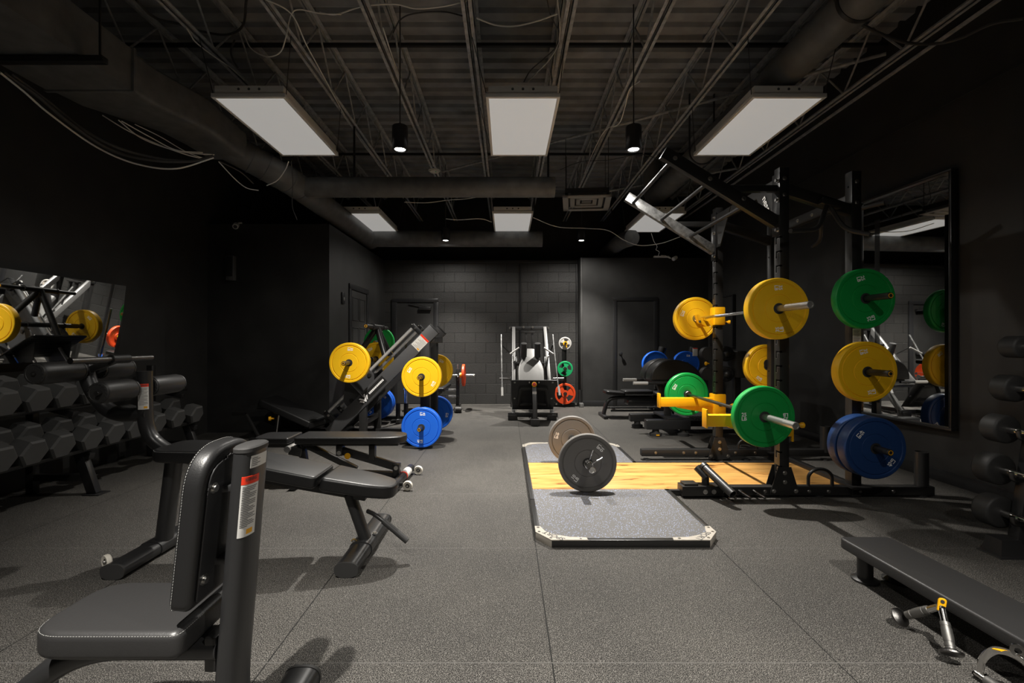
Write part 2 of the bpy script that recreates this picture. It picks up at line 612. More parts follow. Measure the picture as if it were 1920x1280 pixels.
# corrugated roof deck
mb = MB()
pitch = .190
prof = []
y = -2.6
while y < YT:
    for dy, dz in ((0, 0), (.100, 0), (.114, .040), (.176, .040)):
        prof.append((y + dy, ZD + dz))
    y += pitch
prof = [(a, b) for a, b in prof]
for (y0, z0), (y1, z1) in zip(prof, prof[1:]):
    vs = [mb.bm.verts.new(p) for p in ((XL, y0, z0), (XR, y0, z0), (XR, y1, z1), (XL, y1, z1))]
    mb.bm.faces.new(vs)
bmesh.ops.remove_doubles(mb.bm, verts=mb.bm.verts, dist=.0005)
for y0, y1 in ((YF, YT),):
    mb.b2(XL - .1, XR + .1, y0, y1 + .2, ZD + .06, ZD + .16)
struct('ceiling', mb, 'deck', 20)

# doors set in the rooms
def panel_door(name, frame_mb, leaf_mb, extra=None):
    d = tag(bpy.data.objects.new(name, None), kind='structure')
    C.objects.link(d)
    frame_mb.build('door_frame', 'satin', d)
    leaf_mb.build('door_leaf', 'partition', d)
    for nm, b, m in extra or ():
        b.build(nm, m, d)
    return d

# six panel door on the side of the left room (faces right)
fx = -2.34
fr = MB()
for y0, y1, z0, z1 in ((6.87, 6.95, 0, 1.985), (7.73, 7.81, 0, 1.985), (6.87, 7.81, 1.985, 2.065)):
    fr.b2(fx, fx + .022, y0, y1, z0, z1, .004)
lf = MB().b2(fx - .01, fx + .004, 6.95, 7.73, .01, 1.985)
for y0, y1 in ((7.03, 7.31), (7.37, 7.65)):
    for z0, z1 in ((.18, .70), (.80, 1.42), (1.52, 1.88)):
        for a, b, c, d in ((y0, y1, z0, z0 + .014), (y0, y1, z1 - .014, z1), (y0, y0 + .014, z0, z1), (y1 - .014, y1, z0, z1)):
            lf.b2(fx + .002, fx + .012, a, b, c, d, .003)
panel_door('door_1', fr, lf, [('door_handle', MB().lathe([(0, 0), (.026, 0), (.026, .01), (.010, .014), (.010, .04), (.026, .05), (.026, .068), (0, .075)], (fx + .004, 7.02, .93), (1, 0, 0), 20), 'satin')])
# metal door in the block wall
fr = MB()
for x0, x1, z0, z1 in ((-2.20, -2.10, 0, 1.95), (-1.40, -1.31, 0, 1.95), (-2.20, -1.31, 1.95, 2.02)):
    fr.b2(x0, x1, YB - .035, YB, z0, z1, .004)
lf = MB().b2(-2.10, -1.40, YB - .012, YB + .02, .01, 1.95)
cl = MB().b2(-1.68, -1.45, YB - .075, YB - .012, 1.80, 1.86, .006)
cl.bar((-1.50, YB - .06, 1.865), (-1.86, YB - .05, 1.93), .02, .012, .002)
panel_door('door_2', fr, lf, [('door_closer', cl, 'steelg'), ('push_bar', MB().b2(-2.05, -1.46, YB - .06, YB - .012, .93, .985, .008), 'steelg')])
# flat door in the right room
fr = MB()
for x0, x1, z0, z1 in ((1.965, 2.035, 0, 1.95), (2.72, 2.79, 0, 1.95), (1.965, 2.79, 1.95, 2.02)):
    fr.b2(x0, x1, 8.568, 8.59, z0, z1, .004)
panel_door('door_3', fr, MB().b2(2.035, 2.72, 8.582, 8.60, .01, 1.95),
           [('door_knob', MB().lathe([(0, 0), (.028, 0), (.028, .01), (.011, .014), (.011, .04), (.028, .05), (.028, .07), (0, .078)], (2.10, 8.582, .98), (0, -1, 0), 20), 'satin')])

# ------------------------------------------------------------------ roof joists
ZJ, ZTOP = 3.71, 4.19
jx = [-3.30, -2.54, -1.78, -1.06, -.30, .485, 1.21, 1.99, 2.75, 3.45]
names = ['leftmost, above the big square duct', 'second from the left, half hidden by the big duct', 'third from the left, passing right of the left light panel',
         'fourth from the left, with the smoke detector under it', 'fifth from the left, passing left of the middle light panel',
         'sixth from the left, passing right of the middle light panel', 'seventh from the left, over the right pendant',
         'eighth from the left, beside the right light panel', 'ninth from the left, beside the long round duct', 'rightmost, next to the right wall']
def joist(x, lab):
    t = thing('roof_joist', 'dark open-web steel roof joist, ' + lab, 'joist', (x, 0, ZJ), 'open-web joists under the roof deck')
    y0, y1 = -2.55, 9.70
    b = MB()
    for s in (-1, 1):
        b.b2(x + s * .024 - .017, x + s * .024 + .017, y0, y1, ZJ, ZJ + .006)
        b.b2(x + s * .010 - .003, x + s * .010 + .003, y0, y1, ZJ, ZJ + .038)
    b.build('bottom_chord', 'joist', t)
    b = MB()
    for s in (-1, 1):
        b.b2(x + s * .026 - .02, x + s * .026 + .02, y0, y1, ZTOP - .006, ZTOP)
        b.b2(x + s * .010 - .003, x + s * .010 + .003, y0, y1, ZTOP - .038, ZTOP)
    b.build('top_chord', 'joist', t)
    b = MB()
    y, k = y0 + .1, 0
    while y < y1 - .4:
        a, c = (ZJ + .02, ZTOP - .02) if k % 2 == 0 else (ZTOP - .02, ZJ + .02)
        b.tube((x, y, a), (x, y + .36, c), .0095, seg=8)
        y += .36; k += 1
    b.build('web', 'joist', t)
    return t
for x, n in zip(jx, names):
    joist(x, n)
for k, (y, lab) in enumerate(((4.55, 'thin black bridging bar crossing all joists above the front row of light panels'), (7.2, 'thin black bridging bar crossing all joists above the smoke detector'))):
    tag(MB().b2(XL, XR, y - .016, y + .016, 4.09, 4.12).build('bridging_bar', 'steel'), lab, 'bar', 'bridging bars under the deck')

# ------------------------------------------------------------------ light panels
def ceiling_light(cx, y0, z, lab):
    t = thing('ceiling_light', lab, 'light', (cx, y0 + .6, z), 'hanging rectangular light panels')
    w, l = .61, 1.21
    b = MB()
    b.b2(cx - .285, cx + .285, y0 + .015, y0 + l - .015, z + .035, z + .105, .006)
    h = b.build('housing', 'whitemetal', t)
    b = MB()
    for k in range(3):
        b.tube((cx - .085 + .085 * k, y0 + .0152, z + .075), (cx - .085 + .085 * k, y0 + .0135, z + .075), .011, seg=14)
    b.build('knockout', 'greyplastic', h)
    b = MB()
    f = .024
    for x0, x1, a, c in ((cx - w / 2, cx + w / 2, y0, y0 + f), (cx - w / 2, cx + w / 2, y0 + l - f, y0 + l),
                         (cx - w / 2, cx - w / 2 + f, y0 + f, y0 + l - f), (cx + w / 2 - f, cx + w / 2, y0 + f, y0 + l - f)):
        b.b2(x0, x1, a, c, z, z + .035, .003)
    b.build('frame', 'whitemetal', t)
    MB().b2(cx - w / 2 + f, cx + w / 2 - f, y0 + f, y0 + l - f, z + .006, z + .012).build('diffuser', 'diffuser', t)
    for sx in (-1, 1):
        for yy in (y0 + .03, y0 + l - .03):
            jn = min(jx, key=lambda q: abs(q - (cx + sx * .30)))
            MB().tube((cx + sx * .30, yy, z + .03), (cx + sx * .30 + max(-.12, min(.12, jn - cx - sx * .30)), yy, ZJ + .01), .0035, seg=6).build('hanger_wire', 'cable', t)
    return t
ceiling_light(-2.12, 3.80, 3.20, 'light panel hanging nearest on the left, in front of the big square duct')
ceiling_light(.134, 3.80, 3.20, 'light panel hanging nearest in the middle, between the two bright pendants')
ceiling_light(2.32, 3.80, 3.20, 'light panel hanging nearest on the right, under the long round duct')
ceiling_light(-2.19, 6.88, 3.10, 'small far light panel on the left, beyond the crossing round duct')
ceiling_light(.09, 6.88, 3.10, 'small far light panel in the middle, between the two far pendants')
ceiling_light(2.36, 6.88, 3.10, 'small far light panel on the right, behind the pull-up arms of the rack')

# ------------------------------------------------------------------ pendants (with their lamps)
def pendant(x, y, lab, power, visible=True):
    z = 2.90
    t = thing('pendant_spotlight', lab, 'light', (x, y, z), 'black cylinder pendant spotlights')
    b = MB().lathe([(.050, 0), (.068, 0), (.070, .004), (.070, .200), (.066, .208), (.014, .212), (.014, .235), (0, .235)], (x, y, z), (0, 0, 1), 32)
    b.build('shade', 'satin', t)
    MB().lathe([(0, .012), (.052, .012), (.052, .020), (0, .020)], (x, y, z), (0, 0, 1), 28).build('lamp', 'lamp', t)
    MB().tube((x, y, z + .23), (x, y, ZTOP), .006, seg=8).build('cord', 'cable', t)
    l = bpy.data.lights.new('pendant_beam', 'SPOT')
    l.energy = power
    l.color = (1, .955, .885)
    l.spot_size = R(96)
    l.spot_blend = 1.0
    l.shadow_soft_size = .025
    o = bpy.data.objects.new('pendant_beam', l)
    o.location = (0, 0, -.006)
    o.parent = t
    C.objects.link(o)
    l = bpy.data.lights.new('pendant_spill', 'SPOT')
    l.energy = power * .065
    l.color = (1, .955, .885)
    l.spot_size = R(168)
    l.spot_blend = .5
    l.shadow_soft_size = .025
    o = bpy.data.objects.new('pendant_spill', l)
    o.location = (0, 0, -.006)
    o.parent = t
    C.objects.link(o)
    return t
PW = 620
pendant(-.947, 4.12, 'bright black pendant spotlight near the left, in front of the smoke detector', PW)
pendant(1.127, 4.12, 'bright black pendant spotlight near the right, over the rack side of the platform', PW)
pendant(-1.03, 7.83, 'small far pendant spotlight on the left, over the plate loaded machines', PW)
pendant(1.26, 7.83, 'small far pendant spotlight on the right, in front of the right room', PW)
pendant(-.95, .40, 'pendant spotlight overhead on the left, lighting the foreground bench', PW * FRONT)
pendant(1.32, .40, 'pendant spotlight overhead on the right, lighting the low foreground bench', PW * FRONT)

# ------------------------------------------------------------------ ducts
t = thing('air_duct', 'big dark square sheet-metal duct running along the left wall under the roof', 'duct', (-3.1, 3.5, 3.1))
b = MB()
st = [(-3.14, -2.5, 3.245, .64, .31), (-3.14, 3.5, 3.245, .64, .31)]
b.b2(-3.46, -2.82, -2.5, 3.5, 3.09, 3.40)
b.build('square_run', 'duct', t)
b = MB()
def ring(cx, y, cz, w, h, n=24, p=8):
    return [b.bm.verts.new((cx + a, y, cz + c)) for a, c in oval(w / 2, h / 2, n, p)]
path = [(-3.14, 3.5, 3.245, .64, .31, 14), (-3.13, 3.75, 3.25, .62, .31, 14), (-3.06, 4.0, 3.27, .56, .31, 12), (-2.98, 4.3, 3.29, .49, .31, 10), (-2.96, 4.6, 3.28, .44, .30, 8), (-2.90, 4.80, 3.23, .42, .30, 6)]
rg = [ring(*q[:5], 32, q[5]) for q in path]
for q, w in zip(rg, rg[1:]):
    for i in range(32):
        b.bm.faces.new((q[i], q[(i + 1) % 32], w[(i + 1) % 32], w[i]))
b.build('offset_transition', 'duct', t)
b = MB()
b.b2(-3.48, -2.80, 3.485, 3.515, 3.08, 3.41, .004)
b.build('joint_flange', 'duct', t)
b = MB()
pts = fillet([(-2.90, 4.80, 3.23), (-2.62, 5.05, 3.10), (-2.42, 5.3, 3.0), (-2.42, 8.3, 3.0)], .35, 10)
b.pipe(pts, .15, 28)
b.build('round_run', 'duct', t)
b = MB()
for k in range(5):
    p = pts[2 + k * 4]; q = pts[3 + k * 4]
    b.pipe([p, p + (q - p).normalized() * .02], .156, 28)
b.build('seam_ring', 'duct', t)
b = MB().b2(-3.60, -2.66, 3.05, 3.10, 3.045, 3.085, .003)
b.b2(-2.70, -2.69, 3.07, 3.08, 3.08, ZTOP)
b.build('hanger', 'steel', t)
t = thing('branch_duct', 'dark round duct crossing between the two rows of light panels', 'duct', (-1, 5.42, 3.0), 'round branch ducts crossing the room')
b = MB().pipe([(-2.34, 5.42, 3.0), (.56, 5.42, 3.0)], .116, 28); b.build('duct_body', 'duct', t)
b = MB()
for k in range(58):
    x = -2.3 + k * .049
    b.pipe([(x, 5.42, 3.0), (x + .004, 5.42, 3.0)], .1175, 28)
tag(b.build('spiral_ridge', 'duct', t), kind='stuff')
for x in (-1.78, .485):
    MB().b2(x - .012, x + .012, 5.417, 5.423, 3.11, ZJ + .003).build('hanger', 'steel', t)
t = thing('branch_duct', 'dark round duct crossing far back behind the small light panels', 'duct', (-1, 8.1, 3.0), 'round branch ducts crossing the room')
MB().pipe([(-2.34, 8.1, 2.99), (.62, 8.1, 2.99)], .14, 28).build('duct_body', 'duct', t)
for x in (-1.78, .485):
    MB().b2(x - .012, x + .012, 8.097, 8.103, 3.12, ZJ + .003).build('hanger', 'steel', t)
t = thing('round_duct', 'long dark round duct running along the right side above the light panel', 'duct', (2.28, 3, 3.42))
b = MB().pipe(fillet([(2.36, -2.5, 3.49), (2.36, 7.25, 3.49), (2.36, 7.45, 3.49), (2.36, 7.5, 3.7), (2.36, 7.5, 4.15)], .2, 8), .143, 32)
b.build('duct_body', 'duct', t)
for y in (3.10, 5.6):
    b = MB().pipe([(2.36, y, 3.49), (2.36, y + .03, 3.49)], .148, 32)
    b.b2(2.207, 2.217, y, y + .03, 3.49, ZTOP); b.b2(2.503, 2.513, y, y + .03, 3.49, ZTOP)
    b.build('strap', 'steel', t)
t = thing('duct_elbow', 'dark round duct end beside the far right light panel, above the right room', 'duct', (2.1, 8.2, 3.0))
MB().pipe(fillet([(2.15, 7.95, 2.98), (2.05, 8.35, 3.0), (2.05, 9.6, 3.0)], .25, 8), .14, 28).build('duct_body', 'duct', t)
MB().b2(1.978, 2.002, 8.8, 8.806, 3.12, ZJ + .003).build('hanger', 'steel', t)

# ------------------------------------------------------------------ small ceiling things
t = thing('ceiling_vent', 'square louvred air diffuser hanging right of the far middle light panel', 'vent', (1.03, 6.0, 2.98))
o = V((1.03, 6.0, 2.98)); a = R(-8)
ax, ay = V((math.cos(a), math.sin(a), -.02)), V((-math.sin(a), math.cos(a), -.03))
def sq(b, half, wid, z, t_):
    for sx, sy in ((0, -1), (0, 1), (-1, 0), (1, 0)):
        if sx == 0:
            b.slab([(-half, sy * (half - wid / 2) - wid / 2), (half, sy * (half - wid / 2) - wid / 2), (half, sy * (half - wid / 2) + wid / 2), (-half, sy * (half - wid / 2) + wid / 2)], o + V((0, 0, z)), ax, ay, t_)
        else:
            b.slab([(sx * (half - wid / 2) - wid / 2, -half), (sx * (half - wid / 2) + wid / 2, -half), (sx * (half - wid / 2) + wid / 2, half), (sx * (half - wid / 2) - wid / 2, half)], o + V((0, 0, z)), ax, ay, t_)
for h, w, z in ((.30, .07, 0), (.205, .055, .015), (.13, .05, .02), (.06, .06, .022)):
    b = MB(); sq(b, h, w, z, .012); b.build('louvre_ring', 'vent', t)
MB().slab([(-.27, -.27), (.27, -.27), (.27, .27), (-.27, .27)], o + V((0, 0, .05)), ax, ay, .06).build('back_box', 'steel', t)
b = MB()
for sx in (-.26, .26):
    for sy in (-.26, .26):
        b.tube(o + ax * sx + ay * sy + V((0, 0, .08)), o + ax * sx + ay * sy + V((0, 0, .73)), .004, seg=6)
b.build('hanger_wire', 'steel', t)
t = thing('smoke_detector', 'round pale smoke detector under a joist in front of the crossing duct', 'detector', (-1.06, 6.2, 3.68))
y = 6.80
MB().lathe([(0, 0), (.03, 0), (.066, .006), (.072, .02), (.072, .03), (.055, .034), (0, .034)], (-1.06, y, ZJ - .034), (0, 0, 1), 28).build('housing', 'cream', t)
MB().lathe([(.05, 0), (.085, .0), (.085, .012), (.05, .012)], (-1.06, y, ZJ - .012), (0, 0, 1), 28).build('base_ring', 'cream', t)
MB().lathe([(0, -.002), (.008, -.002), (.008, .004), (0, .004)], (-1.035, y - .03, ZJ - .036), (0, 0, 1), 12).build('indicator', 'hotspot', t)
tag(MB().pipe([(-1.10, 7.74, 4.02), (3.72, 4.55, 4.02)], .017, 12).build('sprinkler_pipe', 'joist'), 'thin sprinkler pipe slanting from the smoke detector towards the right wall', 'pipe')
tag(MB().pipe([(1.3, 8.6, 3.88), (3.72, 7.1, 3.88)], .017, 12).build('sprinkler_pipe', 'joist'), 'short thin pipe meeting the right wall behind the long round duct', 'pipe')
tag(MB().pipe([(.26, YB - .018, 0), (.26, YB - .018, 2.69)], .011, 10).build('conduit', 'satin'), 'thin vertical conduit on the block wall above the hack squat machine', 'conduit')
tag(MB().pipe([(1.335, YB - .018, 0), (1.335, YB - .018, 2.69)], .010, 10).build('conduit', 'satin'), 'thin vertical conduit beside the corner of the right room', 'conduit')

# ------------------------------------------------------------------ loose cables under the roof
def cable(pts, r, m, lab):
    tag(MB().pipe(spline(pts, 10), r, 8).build('cable', m), lab, 'cable', 'loose cables under the roof')
J = ZJ
cable([at(0, 136, 3.0), at(45, 172, 3.2), at(95, 215, 3.4), at(180, 275, 3.7), at(255, 307, 3.9), at(330, 316, 4.1), at(400, 296, 4.4)], .007, 'clear', 'pale cable sagging lowest beside the big square duct')
cable([at(5, 135, 3.05), at(70, 180, 3.3), at(130, 230, 3.5), at(210, 282, 3.8), at(290, 301, 4.0), at(360, 302, 4.3), at(400, 292, 4.4)], .013, 'cable', 'thick dark cable sagging just above the pale one by the big duct')
cable([at(20, 138, 3.1), at(90, 190, 3.4), at(160, 245, 3.6), at(230, 280, 3.8), at(300, 297, 4.1), at(350, 302, 4.3)], .011, 'cable', 'second thick dark cable in the bundle under the big duct')
cable([at(192, 216, 3.9), at(240, 245, 4.0), at(300, 272, 4.2), at(350, 290, 4.4), at(388, 299, 4.5)], .005, 'clear', 'pale wire leaving the underside of the big duct first')
cable([at(222, 225, 3.9), at(262, 257, 4.05), at(305, 275, 4.2), at(350, 286, 4.4), at(402, 290, 4.6)], .005, 'clear', 'pale wire crossing the others under the bend of the big duct')
cable([at(228, 227, 3.9), at(280, 256, 4.1), at(330, 281, 4.3), at(380, 286, 4.5)], .005, 'clear', 'pale wire running straightest under the bend of the big duct')
cable([at(253, 233, 4.0), at(300, 256, 4.2), at(350, 285, 4.4), at(392, 300, 4.6)], .004, 'clear', 'thin pale wire highest in the bundle under the big duct')
cable([at(410, 303, 4.6), at(440, 335, 4.8), at(462, 352, 4.9), at(485, 357, 4.95)], .005, 'clear', 'pale wire drooping before the round part of the left duct')
cable([at(412, 303, 4.62), at(450, 322, 4.75), at(475, 344, 4.9)], .006, 'cable', 'dark wire beside the drooping pale wire near the round left duct')
cable([at(500, 348, 4.9), at(520, 338, 4.9), at(535, 318, 4.85), at(541, 303, 4.8)], .005, 'clear', 'pale wire looping up to the left light panel from the round duct')
cable([at(546, 303, 4.8), at(549, 340, 4.85), at(548, 385, 4.85), at(557, 412, 4.85)], .004, 'cable', 'dark wire hanging straight down behind the left light panel')
cable([V((-1.80, 3.4, J + .01)), at(545, 25, 3.5), at(575, 85, 3.75), at(605, 140, 4.3), at(640, 205, 5.0), at(675, 262, 6.0), at(697, 292, 6.6), at(726, 331, 8.0)], .005, 'clear', 'pale cable tied along the third joist from the left')
cable([at(718, 52, 3.75), at(735, 105, 4.15), at(757, 165, 4.75), at(785, 240, 5.6), at(806, 288, 6.4), at(812, 312, 6.62)], .006, 'clear', 'pale cable tied along the joist that leads to the smoke detector')
cable([at(600, 23, 4.0), at(630, 27, 3.9), at(680, 12, 3.75), at(740, 8, 3.75), at(780, 16, 3.75), at(830, 12, 3.7), at(878, 1, 3.6)], .006, 'clear', 'pale cable looping across the two left joists at the top')
cable([at(893, 34, 3.7), at(930, 47, 3.8), at(965, 49, 3.8), at(1005, 40, 3.75), at(1045, 26, 3.65)], .006, 'clear', 'pale cable sagging between the two middle joists at the top')
cable([at(737, 62, 4.1), at(750, 38, 4.05), at(775, 26, 4.0), at(830, 22, 4.0), at(868, 30, 3.9)], .006, 'cable', 'dark cable arching over the left middle bay at the top')
cable([at(1026, 0, 3.6), at(1033, 30, 3.7), at(1048, 62, 3.8), at(1042, 88, 3.85), at(1020, 110, 3.9), at(995, 132, 3.95), at(982, 154, 4.0)], .005, 'cable', 'dark supply cable coming down to the middle light panel from the joist')
cable([at(1045, 0, 3.6), at(1050, 50, 3.75), at(1046, 84, 3.85), at(1030, 112, 3.9), at(1008, 135, 3.95), at(990, 154, 4.0)], .005, 'clear', 'pale supply cable coming down to the middle light panel from the joist')
cable([at(255, 0, 3.6), at(290, 33, 3.8), at(335, 45, 4.0), at(375, 58, 4.1), at(425, 65, 4.1), at(455, 48, 4.0), at(462, 0, 3.6)], .010, 'cable', 'thick dark cable looping at the top left beside the big duct')
cable([at(440, 75, 4.0), at(433, 95, 4.0), at(437, 112, 4.0), at(446, 127, 4.0)], .008, 'cable', 'short dark cable end hanging above the left light panel')
cable([at(455, 56, 4.0), at(470, 90, 3.9), at(500, 106, 3.8), at(525, 98, 3.75), at(536, 70, 3.7), at(545, 30, 3.7), at(560, 18, 3.7), at(600, 25, 3.75), at(640, 27, 3.8)], .005, 'clear', 'pale cable swinging over the wires of the left light panel')
cable([at(318, 5, 3.55), at(345, 45, 3.7), at(358, 66, 3.75), at(368, 80, 3.8), at(400, 105, 3.95), at(430, 125, 4.1), at(458, 150, 4.3)], .005, 'clear', 'pale cable tied along the second joist from the left')
cable([at(1613, 44, 3.4), at(1650, 63, 3.5), at(1700, 80, 3.6), at(1752, 82, 3.6), at(1800, 72, 3.5), at(1860, 45, 3.35), at(1920, 35, 3.2)], .011, 'cable', 'armoured cable hanging from the long round duct to the right wall')
cable([at(1000, 408, 6.9), at(1045, 425, 7.0), at(1100, 428, 7.1), at(1140, 432, 7.2), at(1170, 450, 7.2), at(1200, 460, 7.2), at(1240, 456, 7.2), at(1275, 444, 7.2)], .006, 'clear', 'long pale cable drooping from the far middle light panel to the right')
cable([at(1221, 437, 7.6), at(1226, 452, 7.6), at(1232, 462, 7.6), at(1230, 468, 7.6), at(1236, 472, 7.6), at(1234, 480, 7.6)], .004, 'clear', 'thin crinkled wire hanging from the far right light panel')
cable([at(836, 410, 6.9), at(860, 412, 6.9), at(900, 410, 6.9), at(922, 416, 6.9)], .006, 'clear', 'short pale cable reaching the far middle light panel from the left')
cable([at(758, 379, 6.6), at(800, 380, 6.6), at(840, 375, 6.6), at(870, 373, 6.6), at(905, 368, 6.6)], .005, 'clear', 'pale cable running level between the far left and far middle panels')
cable([at(1243, 303, 5.6), at(1210, 290, 5.7), at(1180, 292, 5.8), at(1140, 300, 5.9), at(1090, 303, 6.1), at(1050, 318, 6.2)], .004, 'cable', 'thin dark wire trailing right of the crossing duct end')
cable([at(1200, 152, 4.3), at(1180, 168, 4.4), at(1172, 200, 4.6), at(1160, 232, 4.9), at(1134, 245, 5.2), at(1110, 290, 5.8), at(1096, 325, 6.4)], .005, 'clear', 'pale cable tied along the joist right of the middle panel')

# ------------------------------------------------------------------ wall fittings
t = thing('wall_speaker', 'slim black speaker on the dark front wall of the left room', 'speaker', (-3.62, 6.12, 2.1))
MB().b2(-3.665, -3.565, 6.05, 6.12, 2.00, 2.32, .006).build('cabinet', 'greyplastic', t)
MB().b2(-3.657, -3.573, 6.046, 6.051, 2.05, 2.31, .001).build('grille', 'steelg', t)
MB().lathe([(0, 0), (.005, 0), (.005, .003), (0, .004)], (-3.615, 6.046, 2.03), (0, -1, 0), 10).build('indicator', 'bolt', t)
t = thing('security_camera', 'small pale camera on the top edge of the left room', 'camera', (-3.5, 6.0, 2.75))
MB().lathe([(0, 0), (.032, 0), (.036, .01), (.036, .09), (.028, .12), (0, .125)], (-3.52, 6.02, 2.69), (-.3, .7, .35), 20).build('camera_body', 'whitemetal', t)
MB().pipe([(-3.54, 6.08, 2.72), (-3.53, 6.12, 2.76), (-3.50, 6.14, 2.765)], .012, 10).build('bracket', 'whitemetal', t)
MB().lathe([(0, 0), (.024, 0), (.024, .004), (0, .005)], (-3.519, 6.017, 2.688), (.3, -.7, -.35), 16).build('lens', 'steel', t)
t = thing('security_camera', 'small pale camera at the top right corner of the right room', 'camera', (3.1, 8.5, 2.75))
MB().lathe([(0, 0), (.03, 0), (.036, .01), (.036, .08), (.03, .10), (0, .10)], at(1262, 486, 8.45), (.5, .3, .3), 18).build('camera_body', 'whitemetal', t)
MB().pipe([at(1258, 484, 8.5), at(1248, 480, 8.56), at(1240, 479, 8.62)], .014, 10).build('bracket', 'whitemetal', t)
t = thing('wall_panel', 'small black keypad beside the six-panel door', 'keypad', (-2.34, 6.62, 1.8))
MB().b2(-2.34, -2.318, 6.56, 6.66, 1.74, 1.90, .004).build('housing', 'steelg', t)
MB().b2(-2.319, -2.314, 6.60, 6.64, 1.78, 1.83, .002).build('button_pad', 'galv', t)
tag(MB().b2(2.72, 3.0, 8.55, 8.62, ZP, ZP + .03, .004).build('cable_offcut', 'clear'), 'pale strip lying on top of the right room, left of the small camera', 'strip')

# ------------------------------------------------------------------ mirrors
def framed_mirror(name, lab, x, y0, y1, z0, z1, fw, depth, group=None):
    t = thing(name, lab, 'mirror', (x, (y0 + y1) / 2, z0), group)
    for a, b_, c, d in ((y0, y1, z0, z0 + fw), (y0, y1, z1 - fw, z1), (y0, y0 + fw, z0 + fw, z1 - fw), (y1 - fw, y1, z0 + fw, z1 - fw)):
        MB().b2(x - depth, x, a, b_, c, d, .003).build('frame_rail', 'satin', t)
    MB().b2(x - depth * .5, x - depth * .5 + .006, y0 + fw * .9, y1 - fw * .9, z0 + fw * .9, z1 - fw * .9).build('glass', 'mirror', t)
    return t
tm = framed_mirror('wall_mirror', 'tall black framed mirror on the right wall behind the rack', XR - .03, 3.83, 4.80, .46, 2.63, .022, .06)
tm.rotation_euler = (0, 0, R(3))
MB().b2(XR - .03, XR, 4.0, 4.06, .6, 2.4).b2(XR - .06, XR, 4.55, 4.61, .6, 2.4).build('wall_cleat', 'steel', tm)
framed_mirror('wall_mirror', 'far black framed mirror on the right wall, behind the rack post', XR, 7.55, 8.40, 1.10, 1.97, .022, .055)
t = thing('tilted_mirror', 'wide frameless mirror tilted forward on the left wall above the dumbbells', 'mirror', (-3.75, 3.2, 1.035))
az = V((.078, 0, .70)).normalized()
MO = V((-3.75, 1.87, 1.035))
MB().slab([(0, 0), (2.6, 0), (2.6, .704), (0, .704)], MO, (0, 1, 0), az, .006).build('glass', 'mirror', t)
nn = V((0, 1, 0)).cross(az)
MB().slab([(0, 0), (2.6, 0), (2.6, .704), (0, .704)], MO - nn * .016, (0, 1, 0), az, .014).build('backing', 'steel', t)
for y in (2.1, 3.1, 4.2):
    MB().bar((-3.95, y, 1.66), V((MO.x, y, MO.z)) + az * .64 - nn * .014, .03, .02).bar((-3.95, y, 1.06), V((MO.x, y, MO.z)) + az * .04 - nn * .014, .03, .02).build('bracket', 'steel', t)
# ------------------------------------------------------------------ shared makers
def multi(name, parent, *pairs, smooth=35):
    """several shapes in one mesh, each with its own material"""
    acc = bmesh.new()
    me = bpy.data.meshes.new(name)
    for i, (mb, m) in enumerate(pairs):
        bmesh.ops.recalc_face_normals(mb.bm, faces=mb.bm.faces)
        for f in mb.bm.faces:
            f.material_index = i
        tmp = bpy.data.meshes.new('tmp')
        mb.bm.to_mesh(tmp); mb.bm.free()
        acc.from_mesh(tmp)
        bpy.data.meshes.remove(tmp)
        me.materials.append(MT[m])
    acc.to_mesh(me); acc.free()
    for p in me.polygons:
        p.use_smooth = True
    me.set_sharp_from_angle(angle=R(smooth))
    o = bpy.data.objects.new(name, me)
    C.objects.link(o)
    if parent is not None:
        o.parent = parent
        w = V((0, 0, 0)); q = parent
        while q is not None:
            w += q.location; q = q.parent
        me.transform(M.Translation(-w))
    return o


_bolt = {}


def bolts(parent, lst, r=.011, h=.009, m='bolt'):
    w = V((0, 0, 0)); q = parent
    while q is not None:
        w += q.location; q = q.parent
    for p, d in lst:
        key = (tuple(round(x, 3) for x in d), r, h, m)
        if key not in _bolt:
            src = MB().hexhead((0, 0, 0), d, r, h).build('bolt', m)
            _bolt[key] = src.data
            bpy.data.objects.remove(src)
        o = bpy.data.objects.new('bolt', _bolt[key])
        C.objects.link(o)
        o.parent = parent
        o.location = V(p) - w


